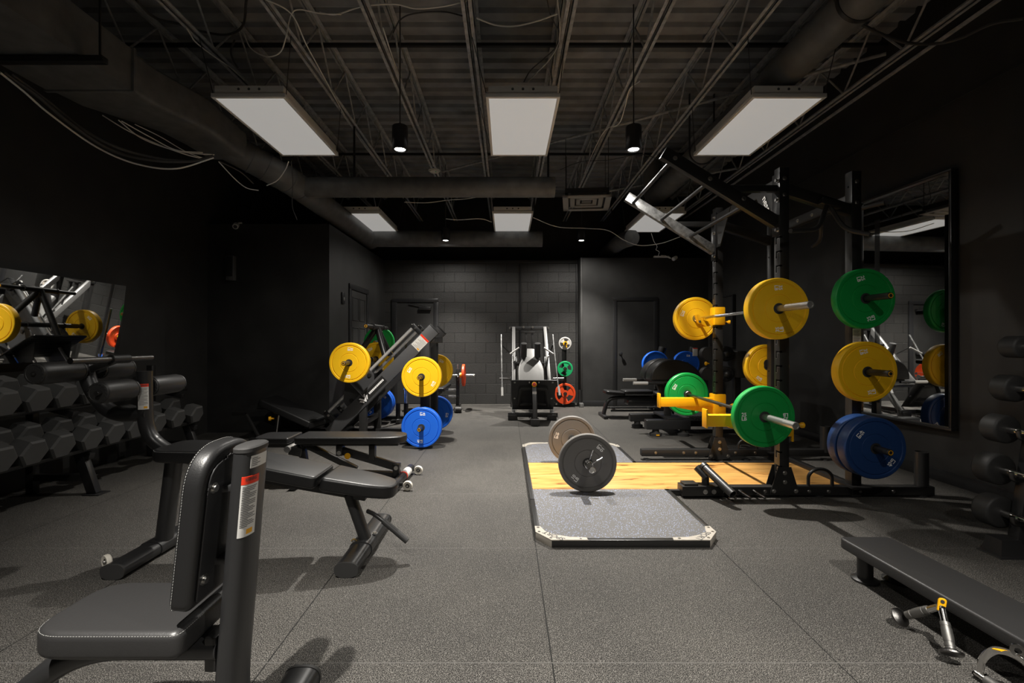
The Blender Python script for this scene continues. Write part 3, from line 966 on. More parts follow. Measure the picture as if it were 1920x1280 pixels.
def make_bumper(m, txt, t, lab, dia=.45):
    """a bumper plate, axis along Y, centred on its hub"""
    root = thing('bumper_plate', lab, 'weight plate', (0, 0, 0), None)
    r, h = dia / 2, t / 2
    k = dia / .45
    half = [(.0255, h * .92), (.030, h), (.098 * k, h), (.1005 * k, h - .004), (.1035 * k, h - .004), (.106 * k, h - .001),
            (.186 * k, h - .001), (.190 * k, h - .007), (.194 * k, h - .0065), (.1985 * k, h), (r - .007, h), (r - .0015, h - .005), (r, h - .011)]
    prof = [(a, -b) for a, b in half] + [(a, b) for a, b in reversed(half)]
    MB().lathe(prof + [prof[0]], (0, 0, 0), (0, 1, 0), 72).build('rubber_disc', m, root, 30)
    MB().lathe([(.0252, -h * .9), (.026, -h - .0008), (.040, -h - .0008), (.040, -h + .004), (.040, h - .004), (.040, h + .0008), (.026, h + .0008), (.0252, h * .9), (.0252, -h * .9)], (0, 0, 0), (0, 1, 0), 32).build('hub_ring', 'rubber', root)
    b = MB()
    a, c = txt.split()
    for side in (-1, 1):
        for s in (-1, 1):
            # lettering read with its top along the rim, on opposite sides of the hub
            for line, dz in ((a, .0155), (c, -.0155)):
                p = V((s * .152 * k * -side, 0, 0)) + V((0, side * (h - .0004), 0))
                ax = V((1, 0, 0)) * (1 if s < 0 else -1)
                ay = V((0, 0, 1)) * (1 if s < 0 else -1)
                if side > 0:
                    ax = -ax
                b.text(line, .037, p + ay * dz, ax, ay, .022)
    b.build('lettering', 'white', root, 0)
    return root


PL = {}


def plate(kind, loc, turn, lab, group=None):
    spec = {'yellow': ('yellow', '35 LB', .075), 'green': ('green', '25 LB', .060), 'blue': ('blue', '45 LB', .088), 'navy': ('navy', '45 LB', .088),
            'grey': ('grey', '10 LB', .040), 'black': ('grey', '10 LB', .040)}[kind]
    if kind not in PL:
        PL[kind] = make_bumper(*spec, lab)
        o = PL[kind]
        o.location = loc; o.rotation_euler = (0, R(turn), 0)
    else:
        o = dup(PL[kind], loc, lab, rot=(0, R(turn), 0))
    if group:
        o['group'] = group
    elif 'group' in o:
        del o['group']
    return o


def barbell(cx, cy, cz, half, sleeve, lab, ms, mk, group=None, r=.0145):
    root = thing('barbell', lab, 'barbell', (cx, cy, cz), group)
    MB().tube((cx, cy - half, cz), (cx, cy + half, cz), r, seg=20).build('shaft', mk, root)
    for s in (-1, 1):
        y0 = cy + s * half
        MB().lathe([(0, -.002), (.030, 0), (.036, .005), (.036, .026), (.030, .031), (0, .032)], (cx, y0, cz), (0, s, 0), 28).build('collar', mk, root)
        b = MB().lathe([(0, .03), (.0245, .03), (.0245, .03 + sleeve - .003), (.022, .03 + sleeve), (.017, .03 + sleeve), (.016, .03 + sleeve - .004), (0, .03 + sleeve - .004)], (cx, y0, cz), (0, s, 0), 28)
        b.build('sleeve', ms, root)
    return root


# ------------------------------------------------------------------ lifting platform
t = thing('lifting_platform', 'low lifting platform with pine boards and two flecked rubber pads in a black steel frame', 'platform', (1.2, 4.0, 0))
MB().b2(.205, 2.76, 3.645, 4.445, .002, .040, .002).build('wooden_deck', 'wood', t)
MB().slab([(.205, 2.80), (.262, 2.735), (1.186, 2.735), (1.238, 2.80), (1.238, 3.643), (.205, 3.643)], (0, 0, .002), (1, 0, 0), (0, 1, 0), .039).build('rubber_pad', 'speckle', t)
MB().slab([(.205, 4.447), (1.21, 4.447), (1.21, 5.20), (1.155, 5.27), (.262, 5.27), (.205, 5.20)], (0, 0, .002), (1, 0, 0), (0, 1, 0), .039).build('rubber_pad', 'speckle', t)
for x0, x1, y0, y1 in ((.175, .205, 2.82, 3.40), (.175, .205, 3.41, 5.20), (.262, 1.186, 2.70, 2.735), (1.238, 1.272, 2.82, 3.645), (1.21, 1.244, 4.445, 5.20),
                       (.27, 1.15, 5.27, 5.305), (1.238, 2.79, 3.612, 3.645), (1.21, 2.79, 4.445, 4.478), (2.76, 2.795, 3.645, 4.445)):
    MB().b2(x0, x1, y0, y1, 0, .044, .003).build('frame_rail', 'steel', t)
def corner(px, py, sx, sy, txt):
    P = lambda a, b: (px + sx * a, py + sy * b)
    poly = [P(0, .115), P(.085, 0), P(.30, 0), P(.295, .035), P(.20, .042), P(.115, .075), P(.06, .125), P(.035, .20), P(0, .205)]
    if sx * sy < 0:
        poly = poly[::-1]
    b = MB().slab(poly, (0, 0, .0405), (1, 0, 0), (0, 1, 0), .0065, .001, 1)
    c0, c1 = V((px + sx * .003, py + sy * .118, .0215)), V((px + sx * .088, py + sy * .003, .0215))
    b.bar(c0, c1, .006, .042, .001)
    o = b.build('corner_plate', 'plateface', t)
    o2 = MB()
    ay = V((-sx, -sy, 0)).normalized(); ax = ay.cross(V((0, 0, 1)))
    k = V((px + sx * .105, py + sy * .058, .0475))
    o2.text(txt, .052, k, ax, ay, .012)
    if sy > 0:
        o2.build('lettering', 'ink', o, 0)
    else:
        o2.bm.free()
    for a, b in ((.02, .18), (.26, .018), (.085, .028), (.022, .115)):
        bolts(o, [((px + sx * a, py + sy * b, .047), (0, 0, 1))], .006, .003)
corner(.175, 2.70, 1, 1, 'SPORT')
corner(1.272, 2.70, -1, 1, 'SPORT')
corner(.175, 5.305, 1, -1, 'SPORT')
corner(1.244, 5.305, -1, -1, 'SPORT')

# ------------------------------------------------------------------ power rack
NY, FY = 3.608, 4.70            # centre planes of the near and far frames
FXX, RXX = 2.138, 2.694         # front and rear uprights
rk = thing('power_rack', 'tall black steel half rack with yellow fittings standing over the platform', 'rack', (2.4, 4.15, 0))
U = .076
def notch_lip(b, x, y, z):
    b.b2(x - .0009, x + .0006, y - .036, y - .004, z + .0075, z + .010)
    b.b2(x - .0009, x + .0006, y - .0065, y - .004, z - .030, z + .009)
    b.b2(x - .0009, x + .0006, y - .004, y + .012, z - .036, z - .0335)
def notch_shape(b, x, y, z, s):
    """keyhole notch cut in the upright face"""
    b.b2(x - .0006, x + .0006, y - .036, y + .012, z + .010, z + .024)
    b.b2(x - .0006, x + .0006, y - .004, y + .012, z - .026, z + .012)
    b.lathe([(0, -.0006), (.008, -.0006), (.008, .0006), (0, .0006)], (x, y + .004, z - .026), (1, 0, 0), 12)
for yc in (NY, FY):
    for xc, top in ((FXX, 2.545), (RXX, 2.515)):
        a = MB().b2(xc - U / 2, xc + U / 2, yc - U / 2, yc + U / 2, .0, top, .006)
        n = MB(); lip = MB()
        if xc == FXX:
            z = .22
            while z < 2.0:
                notch_shape(n, xc - U / 2, yc, z, 1); notch_lip(lip, xc - U / 2, yc, z)
                for fy in (-1,):
                    n.b2(xc - U / 2, xc - U / 2 + .020, yc + fy * (U / 2) - .0006, yc + fy * U / 2 + .0006, z + .010, z + .024)
                z += .1105
        else:
            for z in (2.40, 2.05, .9, .6):
                n.lathe([(0, -.0006), (.008, -.0006), (.008, .0006), (0, .0006)], (xc - U / 2, yc, z), (1, 0, 0), 12)
        up = multi('upright', rk, (a, 'steel'), (n, 'void'), (lip, 'galv'))
    # base rail with feet
    sgn = -1 if yc == NY else 1
    MB().b2(1.36, 3.30, yc - .034, yc + .034, .012 if yc == NY else .045, .080 if yc == NY else .113, .004).build('base_rail', 'steel', rk)
    for x in (1.42, 2.42, 3.22):
        MB().lathe([(0, 0), (.04, 0), (.04, .012), (0, .014)], (x, yc, 0), (0, 0, 1), 16).build('rubber_foot', 'rubber', rk)
    # trapezoid gusset plates either side of the front upright and one behind the rear one
    for s in (-1, 1):
        yy = yc + s * .040
        b = MB().slab([(-.118, .018), (.118, .018), (.05, .235), (-.05, .235)], (FXX, yy + .003, .0), (1, 0, 0), (0, 0, 1), .006, .001, 1)
        g = b.build('gusset_plate', 'steel', rk)
        if s == -1:
            bolts(g, [((FXX + dx, yy - .003, dz), (0, -1, 0)) for dx, dz in ((-.085, .05), (.085, .05), (0, .12), (0, .19))])
    b = MB().slab([(-.075, .0), (.075, .0), (.075, .012), (-.075, .012)], (RXX, yc + .10, .08), (1, 0, 0), (0, 0, 1), .2)
    b.build('foot_plate', 'steel', rk)
    # bar holder tube at the tail of the rail
    b = MB().lathe([(.040, 0), (.045, .002), (.045, .262), (.041, .264), (.041, .05), (0, .05)], (3.225, yc + .0, .08), (0, 0, 1), 28)
    b.build('bar_holder', 'steel', rk)
    # hoop handle
    b = MB().pipe([(2.345, yc - .045 * 0, .07), (2.345, yc, .135)] + [(2.4375 - .0925 * math.cos(a), yc, .135 + .075 * math.sin(a)) for a in [PI * i / 14 for i in range(15)]] + [(2.53, yc, .07)], .0125, 12)
    b.build('hoop_handle', 'steel', rk)
    # sloping side beam from the front upright down to the rear one
    MB().bar((FXX + .03, yc, 2.375), (RXX - .03, yc, 2.215), .06, .085, .004).build('side_beam', 'steel', rk)
    # short brace behind the pull-up arm
    MB().bar((1.72, yc, 2.385), (FXX - .04, yc, 2.385), .045, .050, .003).build('arm_brace', 'steel', rk)
    # mounting plate
    MB().b2(FXX - U / 2 - .008, FXX - U / 2, yc - .05, yc + .05, 2.02, 2.50, .002).build('mount_plate', 'satin', rk)
    # pull-up arm sloping up and out
    arm = MB().bar((FXX - .04, yc, 2.12), (1.215, yc, 2.665), .055, .092, .004).build('pull_up_arm', 'galv' if yc == FY else 'steel', rk)
    if yc == FY:
        arm['label'] = 'bare galvanised pull-up arm'
    bolts(rk, [((FXX + dx, yc - U / 2, dz), (0, -1, 0)) for dx, dz in ((.0, 2.455), (.0, 2.33))])
    bolts(rk, [((RXX, yc - U / 2, 2.43), (0, -1, 0)), ((RXX, yc - U / 2, 2.27), (0, -1, 0))])
    bolts(rk, [((FXX - U / 2 - .008, yc - .03, z), (-1, 0, 0)) for z in (2.44, 2.29, 2.06)], .012, .022)
bolts(rk, [((x, NY - .034, .045), (0, -1, 0)) for x in (1.66, 1.73, 1.80, 1.99, 2.33, 2.48, 2.72, 2.98)], .010, .008)
bolts(rk, [((x, FY - .034, .08), (0, -1, 0)) for x in (1.50, 1.78, 1.90, 2.21, 2.30, 2.50)], .010, .008)
bolts(rk, [((x, NY - .0278, 2.12 + (FXX - x) * .59), (0, -1, 0)) for x in (1.30, 1.57, 1.83)], .012, .008)
for x in (1.275, 1.56, 1.85):
    z = 2.12 + (FXX - .04 - x) * .589 - .01
    MB().tube((x, NY + .028, z), (x, FY - .028, z), .0155, seg=20).build('pull_up_rung', 'steelg', rk)
# cross beams between near and far frames
MB().b2(FXX - .03, FXX + .03, NY, FY, 2.40, 2.475, .004).build('cross_beam', 'steel', rk)
MB().b2(RXX - .03, RXX + .03, NY, FY, 2.265, 2.345, .004).build('cross_beam', 'steel', rk)
for z in (.05,):
    MB().b2(RXX + .02, RXX + .08, NY, FY, .012, .075, .003).build('cross_beam', 'steel', rk)
bolts(rk, [((RXX - .03, y, 2.305), (-1, 0, 0)) for y in (3.85, 4.05, 4.25)], .011, .009)
# name gusset under the front cross beam at each upright
for yc, s in ((NY, 1), (FY, -1)):
    g = MB().slab([(0, 0), (.30, 0), (.09, -.33), (0, -.33)], (FXX - .037, yc + s * .04, 2.47), (0, s, 0), (0, 0, 1), .008 * s, .001, 1).build('name_plate', 'steel', rk)
    if s == 1:
        MB().text('ness', .085, (FXX - .0465, yc + .135, 2.31), V((0, -.45, -.9)), V((0, -.9, .45)), .012).build('lettering', 'white', g, 0)
# twin grip pull-up handles
def grips(ap, pts_l, pts_r):
    b = MB().pipe(fillet([ap] + pts_l, .09, 8), .0165, 14).pipe(fillet([ap] + pts_r, .09, 8), .0165, 14)
    b.build('grip_handle', 'rubber', rk)
grips((2.475, NY - .03, 2.27), [(2.326, 3.46, 2.035), (2.055, 3.36, 2.0)], [(2.515, 3.46, 2.035), (2.628, 3.36, 1.975)])
grips((RXX + .03, 4.02, 2.31), [(RXX + .15, 4.2, 2.12), (RXX + .22, 4.42, 2.10)], [(RXX + .15, 3.88, 2.28), (RXX + .30, 3.68, 2.30)])
MB().bar((2.40, NY - .06, 2.275), (2.55, NY - .06, 2.235), .05, .045, .003).build('grip_bracket', 'steel', rk)
# yellow j cups
def jcup(yc):
    s = -1 if yc == NY else 1
    p = tag(bpy.data.objects.new('j_cup', None)); C.objects.link(p); p.parent = rk
    p['label'] = 'yellow bar hook'
    b = MB()
    b.b2(FXX - .056, FXX - .0385, yc - .052, yc + .052, 1.365, 1.545, .006)
    b.b2(FXX - .056, FXX + .052, yc - .056, yc - .041, 1.365, 1.545, .008)
    b.b2(FXX - .056, FXX + .052, yc + .041, yc + .056, 1.365, 1.545, .008)
    b.build('sleeve', 'ysteel', p)
    b = MB()
    for dy in (-.030, .026):
        b.slab(rpoly([(-.056, .02), (-.056, -.06), (-.13, -.075), (-.205, -.03), (-.225, .045), (-.20, .05), (-.165, -.012), (-.11, -.02)], .012), (FXX, yc + dy + .006, 1.425), (1, 0, 0), (0, 0, 1), .006)
    b.build('hook', 'ysteel', p)
    MB().tube((FXX - .16, yc - .024, 1.398), (FXX - .16, yc + .024, 1.398), .024, seg=24).build('roller', 'ysteel', p)
    b = MB().lathe([(0, 0), (.008, 0), (.008, .03), (.018, .036), (.018, .055), (0, .06)], (FXX + .052, yc - .03, 1.40), (.9, -.4, -.1), 18)
    b.build('pull_pin', 'ysteel', p)
    bolts(p, [((FXX - .195, yc + s * -.031, 1.40), (0, -1, 0))], .009, .006)
jcup(NY); jcup(FY)
# yellow spotter arms
def spotter(yc):
    p = bpy.data.objects.new('spotter_arm', None); C.objects.link(p); p.parent = rk
    p['label'] = 'yellow safety arm'
    z1 = .632
    b = MB()
    b.b2(FXX - .062, FXX - .039, yc - .060, yc + .060, z1 - .16, z1 + .04, .008)
    b.b2(FXX - .062, FXX + .058, yc - .062, yc - .042, z1 - .16, z1 + .04, .010)
    b.b2(FXX - .062, FXX + .058, yc + .042, yc + .062, z1 - .16, z1 + .04, .010)
    b.build('bracket', 'ysteel', p)
    MB().b2(1.545, FXX - .055, yc - .038, yc + .038, z1 - .088, z1, .004).build('arm_tube', 'ysteel', p)
    MB().b2(1.535, 1.548, yc - .042, yc + .042, z1 - .100, z1 + .045, .004).build('end_plate', 'ysteel', p)
    MB().slab([(0, 0), (-.39, 0), (-.36, -.014), (0, -.075)], (FXX - .05, yc + .02, z1 - .087), (1, 0, 0), (0, 0, 1), .04, .002, 1).build('gusset', 'ysteel', p)
    MB().lathe([(.012, -.002), (.021, -.002), (.021, .003), (.012, .003), (.012, -.002)], (FXX + .0, yc - .0625, z1 - .062), (0, -1, 0), 20).build('pin_collar', 'knurl', p)
    MB().lathe([(0, 0), (.009, 0), (.009, .05), (.013, .06), (.022, .074), (.022, .09), (.015, .096), (0, .097)], (FXX + .055, yc - .035, z1 - .075), (1, -.05, 0), 20).build('pull_pin', 'ysteel', p)
    if yc == NY:
        MB().b2(FXX + .05, FXX + .062, yc - .055, yc - .03, z1 - .2, z1 - .05, .003).build('lock_tab', 'ysteel', p)
spotter(NY); spotter(FY)
# storage pegs on the rear uprights
PEG = []
for yc, s in ((NY, -1), (FY, 1)):
    for z in (1.52, .975, .425):
        b = MB().lathe([(0, 0), (.045, 0), (.045, .008), (.0238, .010), (.0238, .335), (.020, .340), (0, .340)], (RXX - .02, yc + s * U / 2, z), (0, s, 0), 24)
        pg = b.build('storage_peg', 'steel', rk)
        MB().lathe([(.0125, -.001), (.017, -.001), (.017, .0012), (.0125, .0012), (.0125, -.001)], (RXX - .02, yc + s * (U / 2 + .340), z), (0, s, 0), 24).build('peg_cap_ring', 'amber', pg)
# instruction sticker on the near rear upright
s_ = MB().b2(RXX - .032, RXX + .032, NY - U / 2 - .0012, NY - U / 2, 1.165, 1.30).build('instruction_sticker', 'paper', rk)
b = MB()
for k in range(9):
    b.b2(RXX - .026, RXX + .024 - .006 * (k % 3), NY - U / 2 - .0018, NY - U / 2 - .001, 1.285 - .010 * k, 1.288 - .010 * k)
b.build('sticker_print', 'ink', s_)
MB().b2(RXX - .012, RXX + .012, NY - U / 2 - .0018, NY - U / 2 - .001, 1.172, 1.184).build('sticker_emblem', 'amber', s_)
# landmine post and band pegs at the front of the near rail
lm = bpy.data.objects.new('landmine_mount', None); C.objects.link(lm); lm.parent = rk
MB().b2(1.345, 1.66, NY - .060, NY + .05, .015, .092, .004).b2(1.365, 1.47, NY - .05, NY + .045, .092, .108, .002).build('mount_block', 'steel', lm)
MB().tube((1.545, NY, .09), (1.545, NY, .155), .028, seg=24).build('post', 'steel', lm)
MB().tube((1.49, NY + .03, .215), (1.545, NY - .03, .15), .029, seg=24).build('knuckle', 'steel', lm)
b = MB()
a0, a1 = V((1.535, NY + .0, .225)), V((1.632, 3.345, .098))
dn = (a1 - a0).normalized()
b.lathe([(0, 0), (.03, 0), (.031, .01), (.031, (a1 - a0).length), (.026, (a1 - a0).length), (.026, .04), (0, .04)], a0, dn, 28)
b.lathe([(0, -.02), (.022, -.02), (.036, -.014), (.036, .012), (0, .012)], a0, dn, 24)
b.build('bar_sleeve', 'steel', lm)
bolts(lm, [((x, NY - .06, .05), (0, -1, 0)) for x in (1.52, 1.585)], .012, .009)
for x in (1.68, 1.79, 1.90):
    MB().lathe([(0, 0), (.011, 0), (.011, .13), (.009, .134), (0, .134)], (x, NY - .034, .05), (.15, -1, -.08), 16).build('band_peg', 'knurl', rk)

# ------------------------------------------------------------------ barbells and plates on the rack
BY = (NY + FY) / 2
barbell(1.985, BY, 1.440, .665, .43, 'barbell held high in the yellow hooks of the rack', 'satinchrome', 'chrome')
barbell(1.890, BY, .648, .665, .43, 'barbell lying low across the yellow safety arms', 'satinchrome', 'knurl')
n0, f0 = BY - .697, BY + .697
plate('yellow', (1.985, n0 - .038, 1.440), 88, 'yellow 35 LB plate on the near end of the high barbell')
plate('yellow', (1.985, f0 + .038, 1.440), 20, 'yellow 35 LB plate on the far end of the high barbell, beside the yellow hook')
plate('green', (1.890, n0 - .031, .648), 0, 'green 25 LB plate on the near end of the low barbell')
plate('green', (1.890, f0 + .031, .648), 30, 'green 25 LB plate on the far end of the low barbell')
PX = RXX - .02
pn, pf = NY - U / 2 - .012, FY + U / 2 + .012
plate('green', (PX, pn - .075, 1.52), 75, 'green 25 LB plate on the top peg of the near rear rack post')
plate('yellow', (PX, pn - .085, .975), 78, 'yellow 35 LB plate on the middle peg of the near rear rack post')
plate('navy', (PX, pn - .046, .425), 40, 'inner dark blue 45 LB plate of the pair low on the near rear rack post')
plate('navy', (PX, pn - .046 - .108, .425), 42, 'outer dark blue 45 LB plate of the pair low on the near rear rack post')
plate('green', (PX, pf + .035, 1.52), 75, 'green 25 LB plate on the top peg of the far rear rack post')
plate('navy', (PX, pf + .05, .425), 40, 'dark blue 45 LB plate low on the far rear rack post')
plate('yellow', (PX, pf + .04, .945), -55, 'yellow 35 LB plate on the far rear rack post, half hidden by a rack post')

# ------------------------------------------------------------------ barbell on the platform
FBX, FBZ = .622, .041 + .2255
barbell(FBX, 4.005, FBZ, .372, .24, 'short chrome barbell standing on its plates on the platform', 'chrome', 'chrome')
plate('grey', (FBX, 4.005 - .372 - .032 - .021, FBZ), -50, 'dark 10 LB plate on the near end of the platform barbell')
plate('grey', (FBX, 4.005 + .372 + .032 + .021, FBZ), 15, 'grey 10 LB plate on the far end of the platform barbell')
t = thing('spring_collar', 'chrome spring clip on the near sleeve of the platform barbell', 'clip', (FBX, 3.54, FBZ))
pts = [(FBX + .029 * math.cos(a), 3.552 - .0011 * i, FBZ + .029 * math.sin(a)) for i, a in enumerate([R(60) + 2 * PI * k / 16 for k in range(0, 50)])]
MB().pipe(pts, .0032, 8).build('coil', 'chrome', t)
for p0, p1 in (((FBX + .012, 3.55, FBZ + .028), (FBX + .035, 3.53, FBZ + .11)), ((FBX + .026, 3.50, FBZ + .014), (FBX + .10, 3.49, FBZ + .06))):
    MB().tube(p0, p1, .0032, seg=8).tube(V(p0).lerp(V(p1), .45), p1, .006, seg=10).build('prong', 'chrome', t)
# ------------------------------------------------------------------ benches in front
def part(parent, name, lab=None):
    o = bpy.data.objects.new(name, None)
    C.objects.link(o); o.parent = parent
    if lab: o['label'] = lab
    return o


def stitches(parent, pts, n_up, m='stitch', step=.0075, ln=.0045, w=.0011, closed=False):
    b = MB()
    acc = 0
    pts = [V(p) for p in pts]
    if closed:
        pts = pts + [pts[0]]
    for p, q in zip(pts, pts[1:]):
        d = q - p; L = d.length
        if L < 1e-6: continue
        d.normalize()
        t = acc
        while t < L:
            b.bar(p + d * t, p + d * (t + ln), w, w, 0, n_up)
            t += step
        acc = t - L
    tag(b.build('stitching', m, parent, 0), kind='stuff')


def pad(parent, name, poly, o, ax, ay, t, m='leather', bev=.016, st=None, seg=4):
    p = MB().slab(poly, o, ax, ay, t, bev, seg).build(name, m, parent, 40)
    if st:
        axv, ayv = V(ax).normalized(), V(ay).normalized()
        nz = axv.cross(ayv)
        h, ins = st
        # seam running round the rim of the cover
        ring = []
        for i, q in enumerate(poly):
            v = V(q)
            e = V(poly[(i + 1) % len(poly)]) - V(poly[i - 1])
            d = V((e.y, -e.x)).normalized()
            v = v + d * ins
            ring.append(V(o) + axv * v.x + ayv * v.y + nz * h)
        stitches(p, ring, nz, closed=True)
    return p


def patch(pts, a, b, t0, t1, off, p=2.6, n=14, up=(0, 1, 0)):
    """a thin curved sheet hugging an oval tube"""
    m = MB()
    prof = []
    for q, k in ((off, range(n + 1)), (0, range(n, -1, -1))):
        for i in k:
            t = R(t0 + (t1 - t0) * i / n)
            c, s = math.cos(t), math.sin(t)
            prof.append(((a + q) * math.copysign(abs(c) ** (2 / p), c), (b + q) * math.copysign(abs(s) ** (2 / p), s)))
    m.sweep(pts, prof, up)
    return m


def curved_text(t, size, base, axis, a, b, t0, wid, off=.0018, p=2.6):
    """lettering wrapped round an oval tube, centred at angle t0; wid = degrees per unit of text width"""
    me = text_mesh(t, .02)
    m = MB()
    tmp = me.copy()
    for v in tmp.vertices:
        k = R(t0 + v.co.x * wid * size)
        c, s_ = math.cos(k), math.sin(k)
        q = V(base) + V(axis) * (v.co.y * size)
        v.co = q + V(((a + off) * math.copysign(abs(c) ** (2 / p), c), (b + off) * math.copysign(abs(s_) ** (2 / p), s_), 0))
    m.bm.from_mesh(tmp)
    bpy.data.meshes.remove(tmp)
    return m


def warning_sticker(parent, lerp, a, b, t0, t1, head=.12, lines=22, p=2.6, emblem=True):
    """lerp(k): point on the tube axis, k from 0 (foot of sticker) to 1 (top)"""
    s = patch([lerp(0), lerp(1)], a, b, t0, t1, .0010, p).build('warning_sticker', 'paper', parent)
    s['label'] = 'white sticker with a red heading'
    patch([lerp(1 - head), lerp(1)], a, b, t0, t1, .0014, p).build('sticker_heading', 'redpaper', s)
    m = MB()
    rnd = random.Random(lines)
    tw = t1 - t0
    for k in range(lines):
        z = .17 + (.81 - head) * k / lines
        e = rnd.uniform(.80, .94) if k % 4 else .55
        q = patch([lerp(z), lerp(z + .010)], a, b, t0 + tw * .10, t0 + tw * e, .0014, p, 8)
        tmp = bpy.data.meshes.new('tmp'); q.bm.to_mesh(tmp); q.bm.free(); m.bm.from_mesh(tmp); bpy.data.meshes.remove(tmp)
    m.build('sticker_print', 'ink', s)
    L = (lerp(1) - lerp(0)).length
    curved_text('WARNING', head * L * .62, lerp(1 - head * .5), (lerp(1) - lerp(0)).normalized(), a, b, t0 + tw * .55, tw * .62 / (4.6 * head * L * .62), .0018, p).build('heading_print', 'ink', s, 0)
    if emblem:
        patch([lerp(.04), lerp(.12)], a, b, t0 + tw * .52, t0 + tw * .86, .0014, p, 6).build('sticker_emblem', 'amber', s)
    return s


# --- upright utility bench, nearest on the left
ub = thing('utility_bench', 'black upright bench with a tall padded backrest, nearest the camera on the left', 'bench', (-1.0, 1.32, 0))
YC = 1.32
pad(ub, 'seat', rpoly([(-.205, -.135), (.205, -.135), (.205, .135), (-.205, .135)], [.10, .03, .03, .10], 8), (-1.045, YC, .378), (1, 0, 0), (0, 1, 0), .074, 'leatherg', .020, (.066, -.0034), 5)
upv = V((.107, 0, .994))
bo = V((-.876, YC, .500))
outl = rpoly([(-.13, 0), (.13, 0), (.13, .425), (-.13, .425)], [.03, .03, .115, .115], 9)
bk = pad(ub, 'backrest', outl, bo, (0, 1, 0), upv, .056, 'leather', .017, (.012, .0008), 5)
nx = V((0, 1, 0)).cross(upv)
pl = MB().slab(rpoly([(-.105, .02), (.105, .02), (.105, .385), (-.105, .385)], [.012, .012, .07, .07], 6), bo + nx * .0565, (0, 1, 0), upv, .005, .001, 1).build('back_panel', 'satin', ub)
# ragged trimmed vinyl round the panel rim
b = MB(); rnd = random.Random(3)
for i in range(60):
    a = PI * i / 59
    q = bo + nx * .0585 + V((0, 1, 0)) * (-.102 * math.cos(a)) + upv * (.300 + .090 * math.sin(a) + rnd.uniform(-.003, .003))
    b.box(q, (.006, .006 + rnd.random() * .004, .005 + rnd.random() * .004), M.Rotation(rnd.random() * 3, 3, 'X'))
tag(b.build('trimmed_cover_edge', 'leatherg', bk), kind='stuff')
PA, PB = .031, .060
ptop, pmid = V((-.726, YC, .900)), V((-.778, YC, .28))
def pp(z): return pmid.lerp(ptop, (z - .28) / .62)
pts = fillet([(-.66, YC, .050), (-.794, YC, .062), ptop], .25, 12)
MB().sweep(pts, oval(PA, PB), (0, 1, 0)).build('rear_post', 'steelg', ub)
cp = MB().sweep([ptop + V((0, 0, -.004)), ptop + V((0, 0, .006)), ptop + V((0, 0, .010))], oval(PA + .0015, PB + .0015), (0, 1, 0), True, [1, 1, .9]).build('post_cap', 'rubber', ub)
warning_sticker(ub, lambda k: pp(.665).lerp(pp(.832), k), PA, PB, -74, -4, .13, 24)
s2 = patch([pp(.853), pp(.887)], PA, PB, -42, 22, .0010).build('rating_sticker', 'paper', ub)
m = MB()
for k in range(5):
    q = patch([pp(.859 + k * .005), pp(.8605 + k * .005)], PA, PB, -36, -14 + 10 * (k % 2), .0014, 2.6, 6)
    tmp = bpy.data.meshes.new('tmp'); q.bm.to_mesh(tmp); q.bm.free(); m.bm.from_mesh(tmp); bpy.data.meshes.remove(tmp)
m.build('sticker_print', 'ink', s2)
for z, w in ((.80, .09), (.60, .09)):
    a = bo + nx * .06 + upv * ((z - .5) / .994)
    MB().slab([(0, -.045), (0, .045), (.06, .03), (.06, -.03)], a + V((-.002, 0, -.01)), (1, 0, 0), (0, 1, 0), .020, .004, 2).build('back_bracket', 'steelg', ub)
bolts(ub, [(bo + nx * .0615 + upv * z + V((0, y, 0)), tuple(nx)) for z, y in ((.318, -.082), (.072, -.082), (.318, .082), (.072, .082))], .010, .008)
# seat carrier and front leg
b = MB().sweep(fillet([(-.80, YC, .345), (-1.20, YC, .345), (-1.56, YC, .045)], .14, 10), oval(.050, .034), (0, 0, 1))
b.build('front_leg', 'steelg', ub)
MB().b2(-.832, -.80, YC - .045, YC + .045, .29, .385, .004).build('seat_clamp', 'steel', ub)
MB().b2(-1.20, -.86, YC - .09, YC + .09, .370, .380, .002).build('seat_plate', 'steel', ub)
MB().sweep([(-.705, .98, .040), (-.705, 1.60, .040)], oval(.060, .038), (0, 0, 1)).build('rear_foot', 'steelg', ub)
MB().sweep([(-1.58, 1.05, .040), (-1.58, 1.58, .040)], oval(.055, .038), (0, 0, 1)).build('front_foot', 'steelg', ub)
for y in (.972, 1.60):
    MB().sweep([(-.705, y, .040), (-.705, y + .012, .040)], oval(.062, .040), (0, 0, 1)).build('foot_cap', 'rubber', ub)

# --- roller -------------------------------------------------------------
def roller(parent, p0, p1, r=.058):
    p0, p1 = V(p0), V(p1)
    L = (p1 - p0).length
    o = MB().lathe([(0, .006), (r * .86, .006), (r * .95, .010), (r, .022), (r, L - .022), (r * .95, L - .010), (r * .86, L - .006), (0, L - .006)], p0, p1 - p0, 36).build('foam_roller', 'foam', parent)
    d = (p1 - p0).normalized()
    _, y, z = frame(d)
    for q, s in ((p0, -1), (p1, 1)):
        b = MB().lathe([(0, 0), (r * .90, 0), (r * .92, .006), (r * .75, .009), (r * .72, .007), (0, .007)], q - d * s * .003, d * s, 32)
        for k in range(16):
            a = 2 * PI * k / 16
            b.box(q + d * s * .005 + (y * math.cos(a) + z * math.sin(a)) * r * .83, (.006, .006, .006))
        e = b.build('end_cap', 'rubber', o)
        bolts(o, [(q + d * s * .006, tuple(d * s))], .006, .005)
    return o

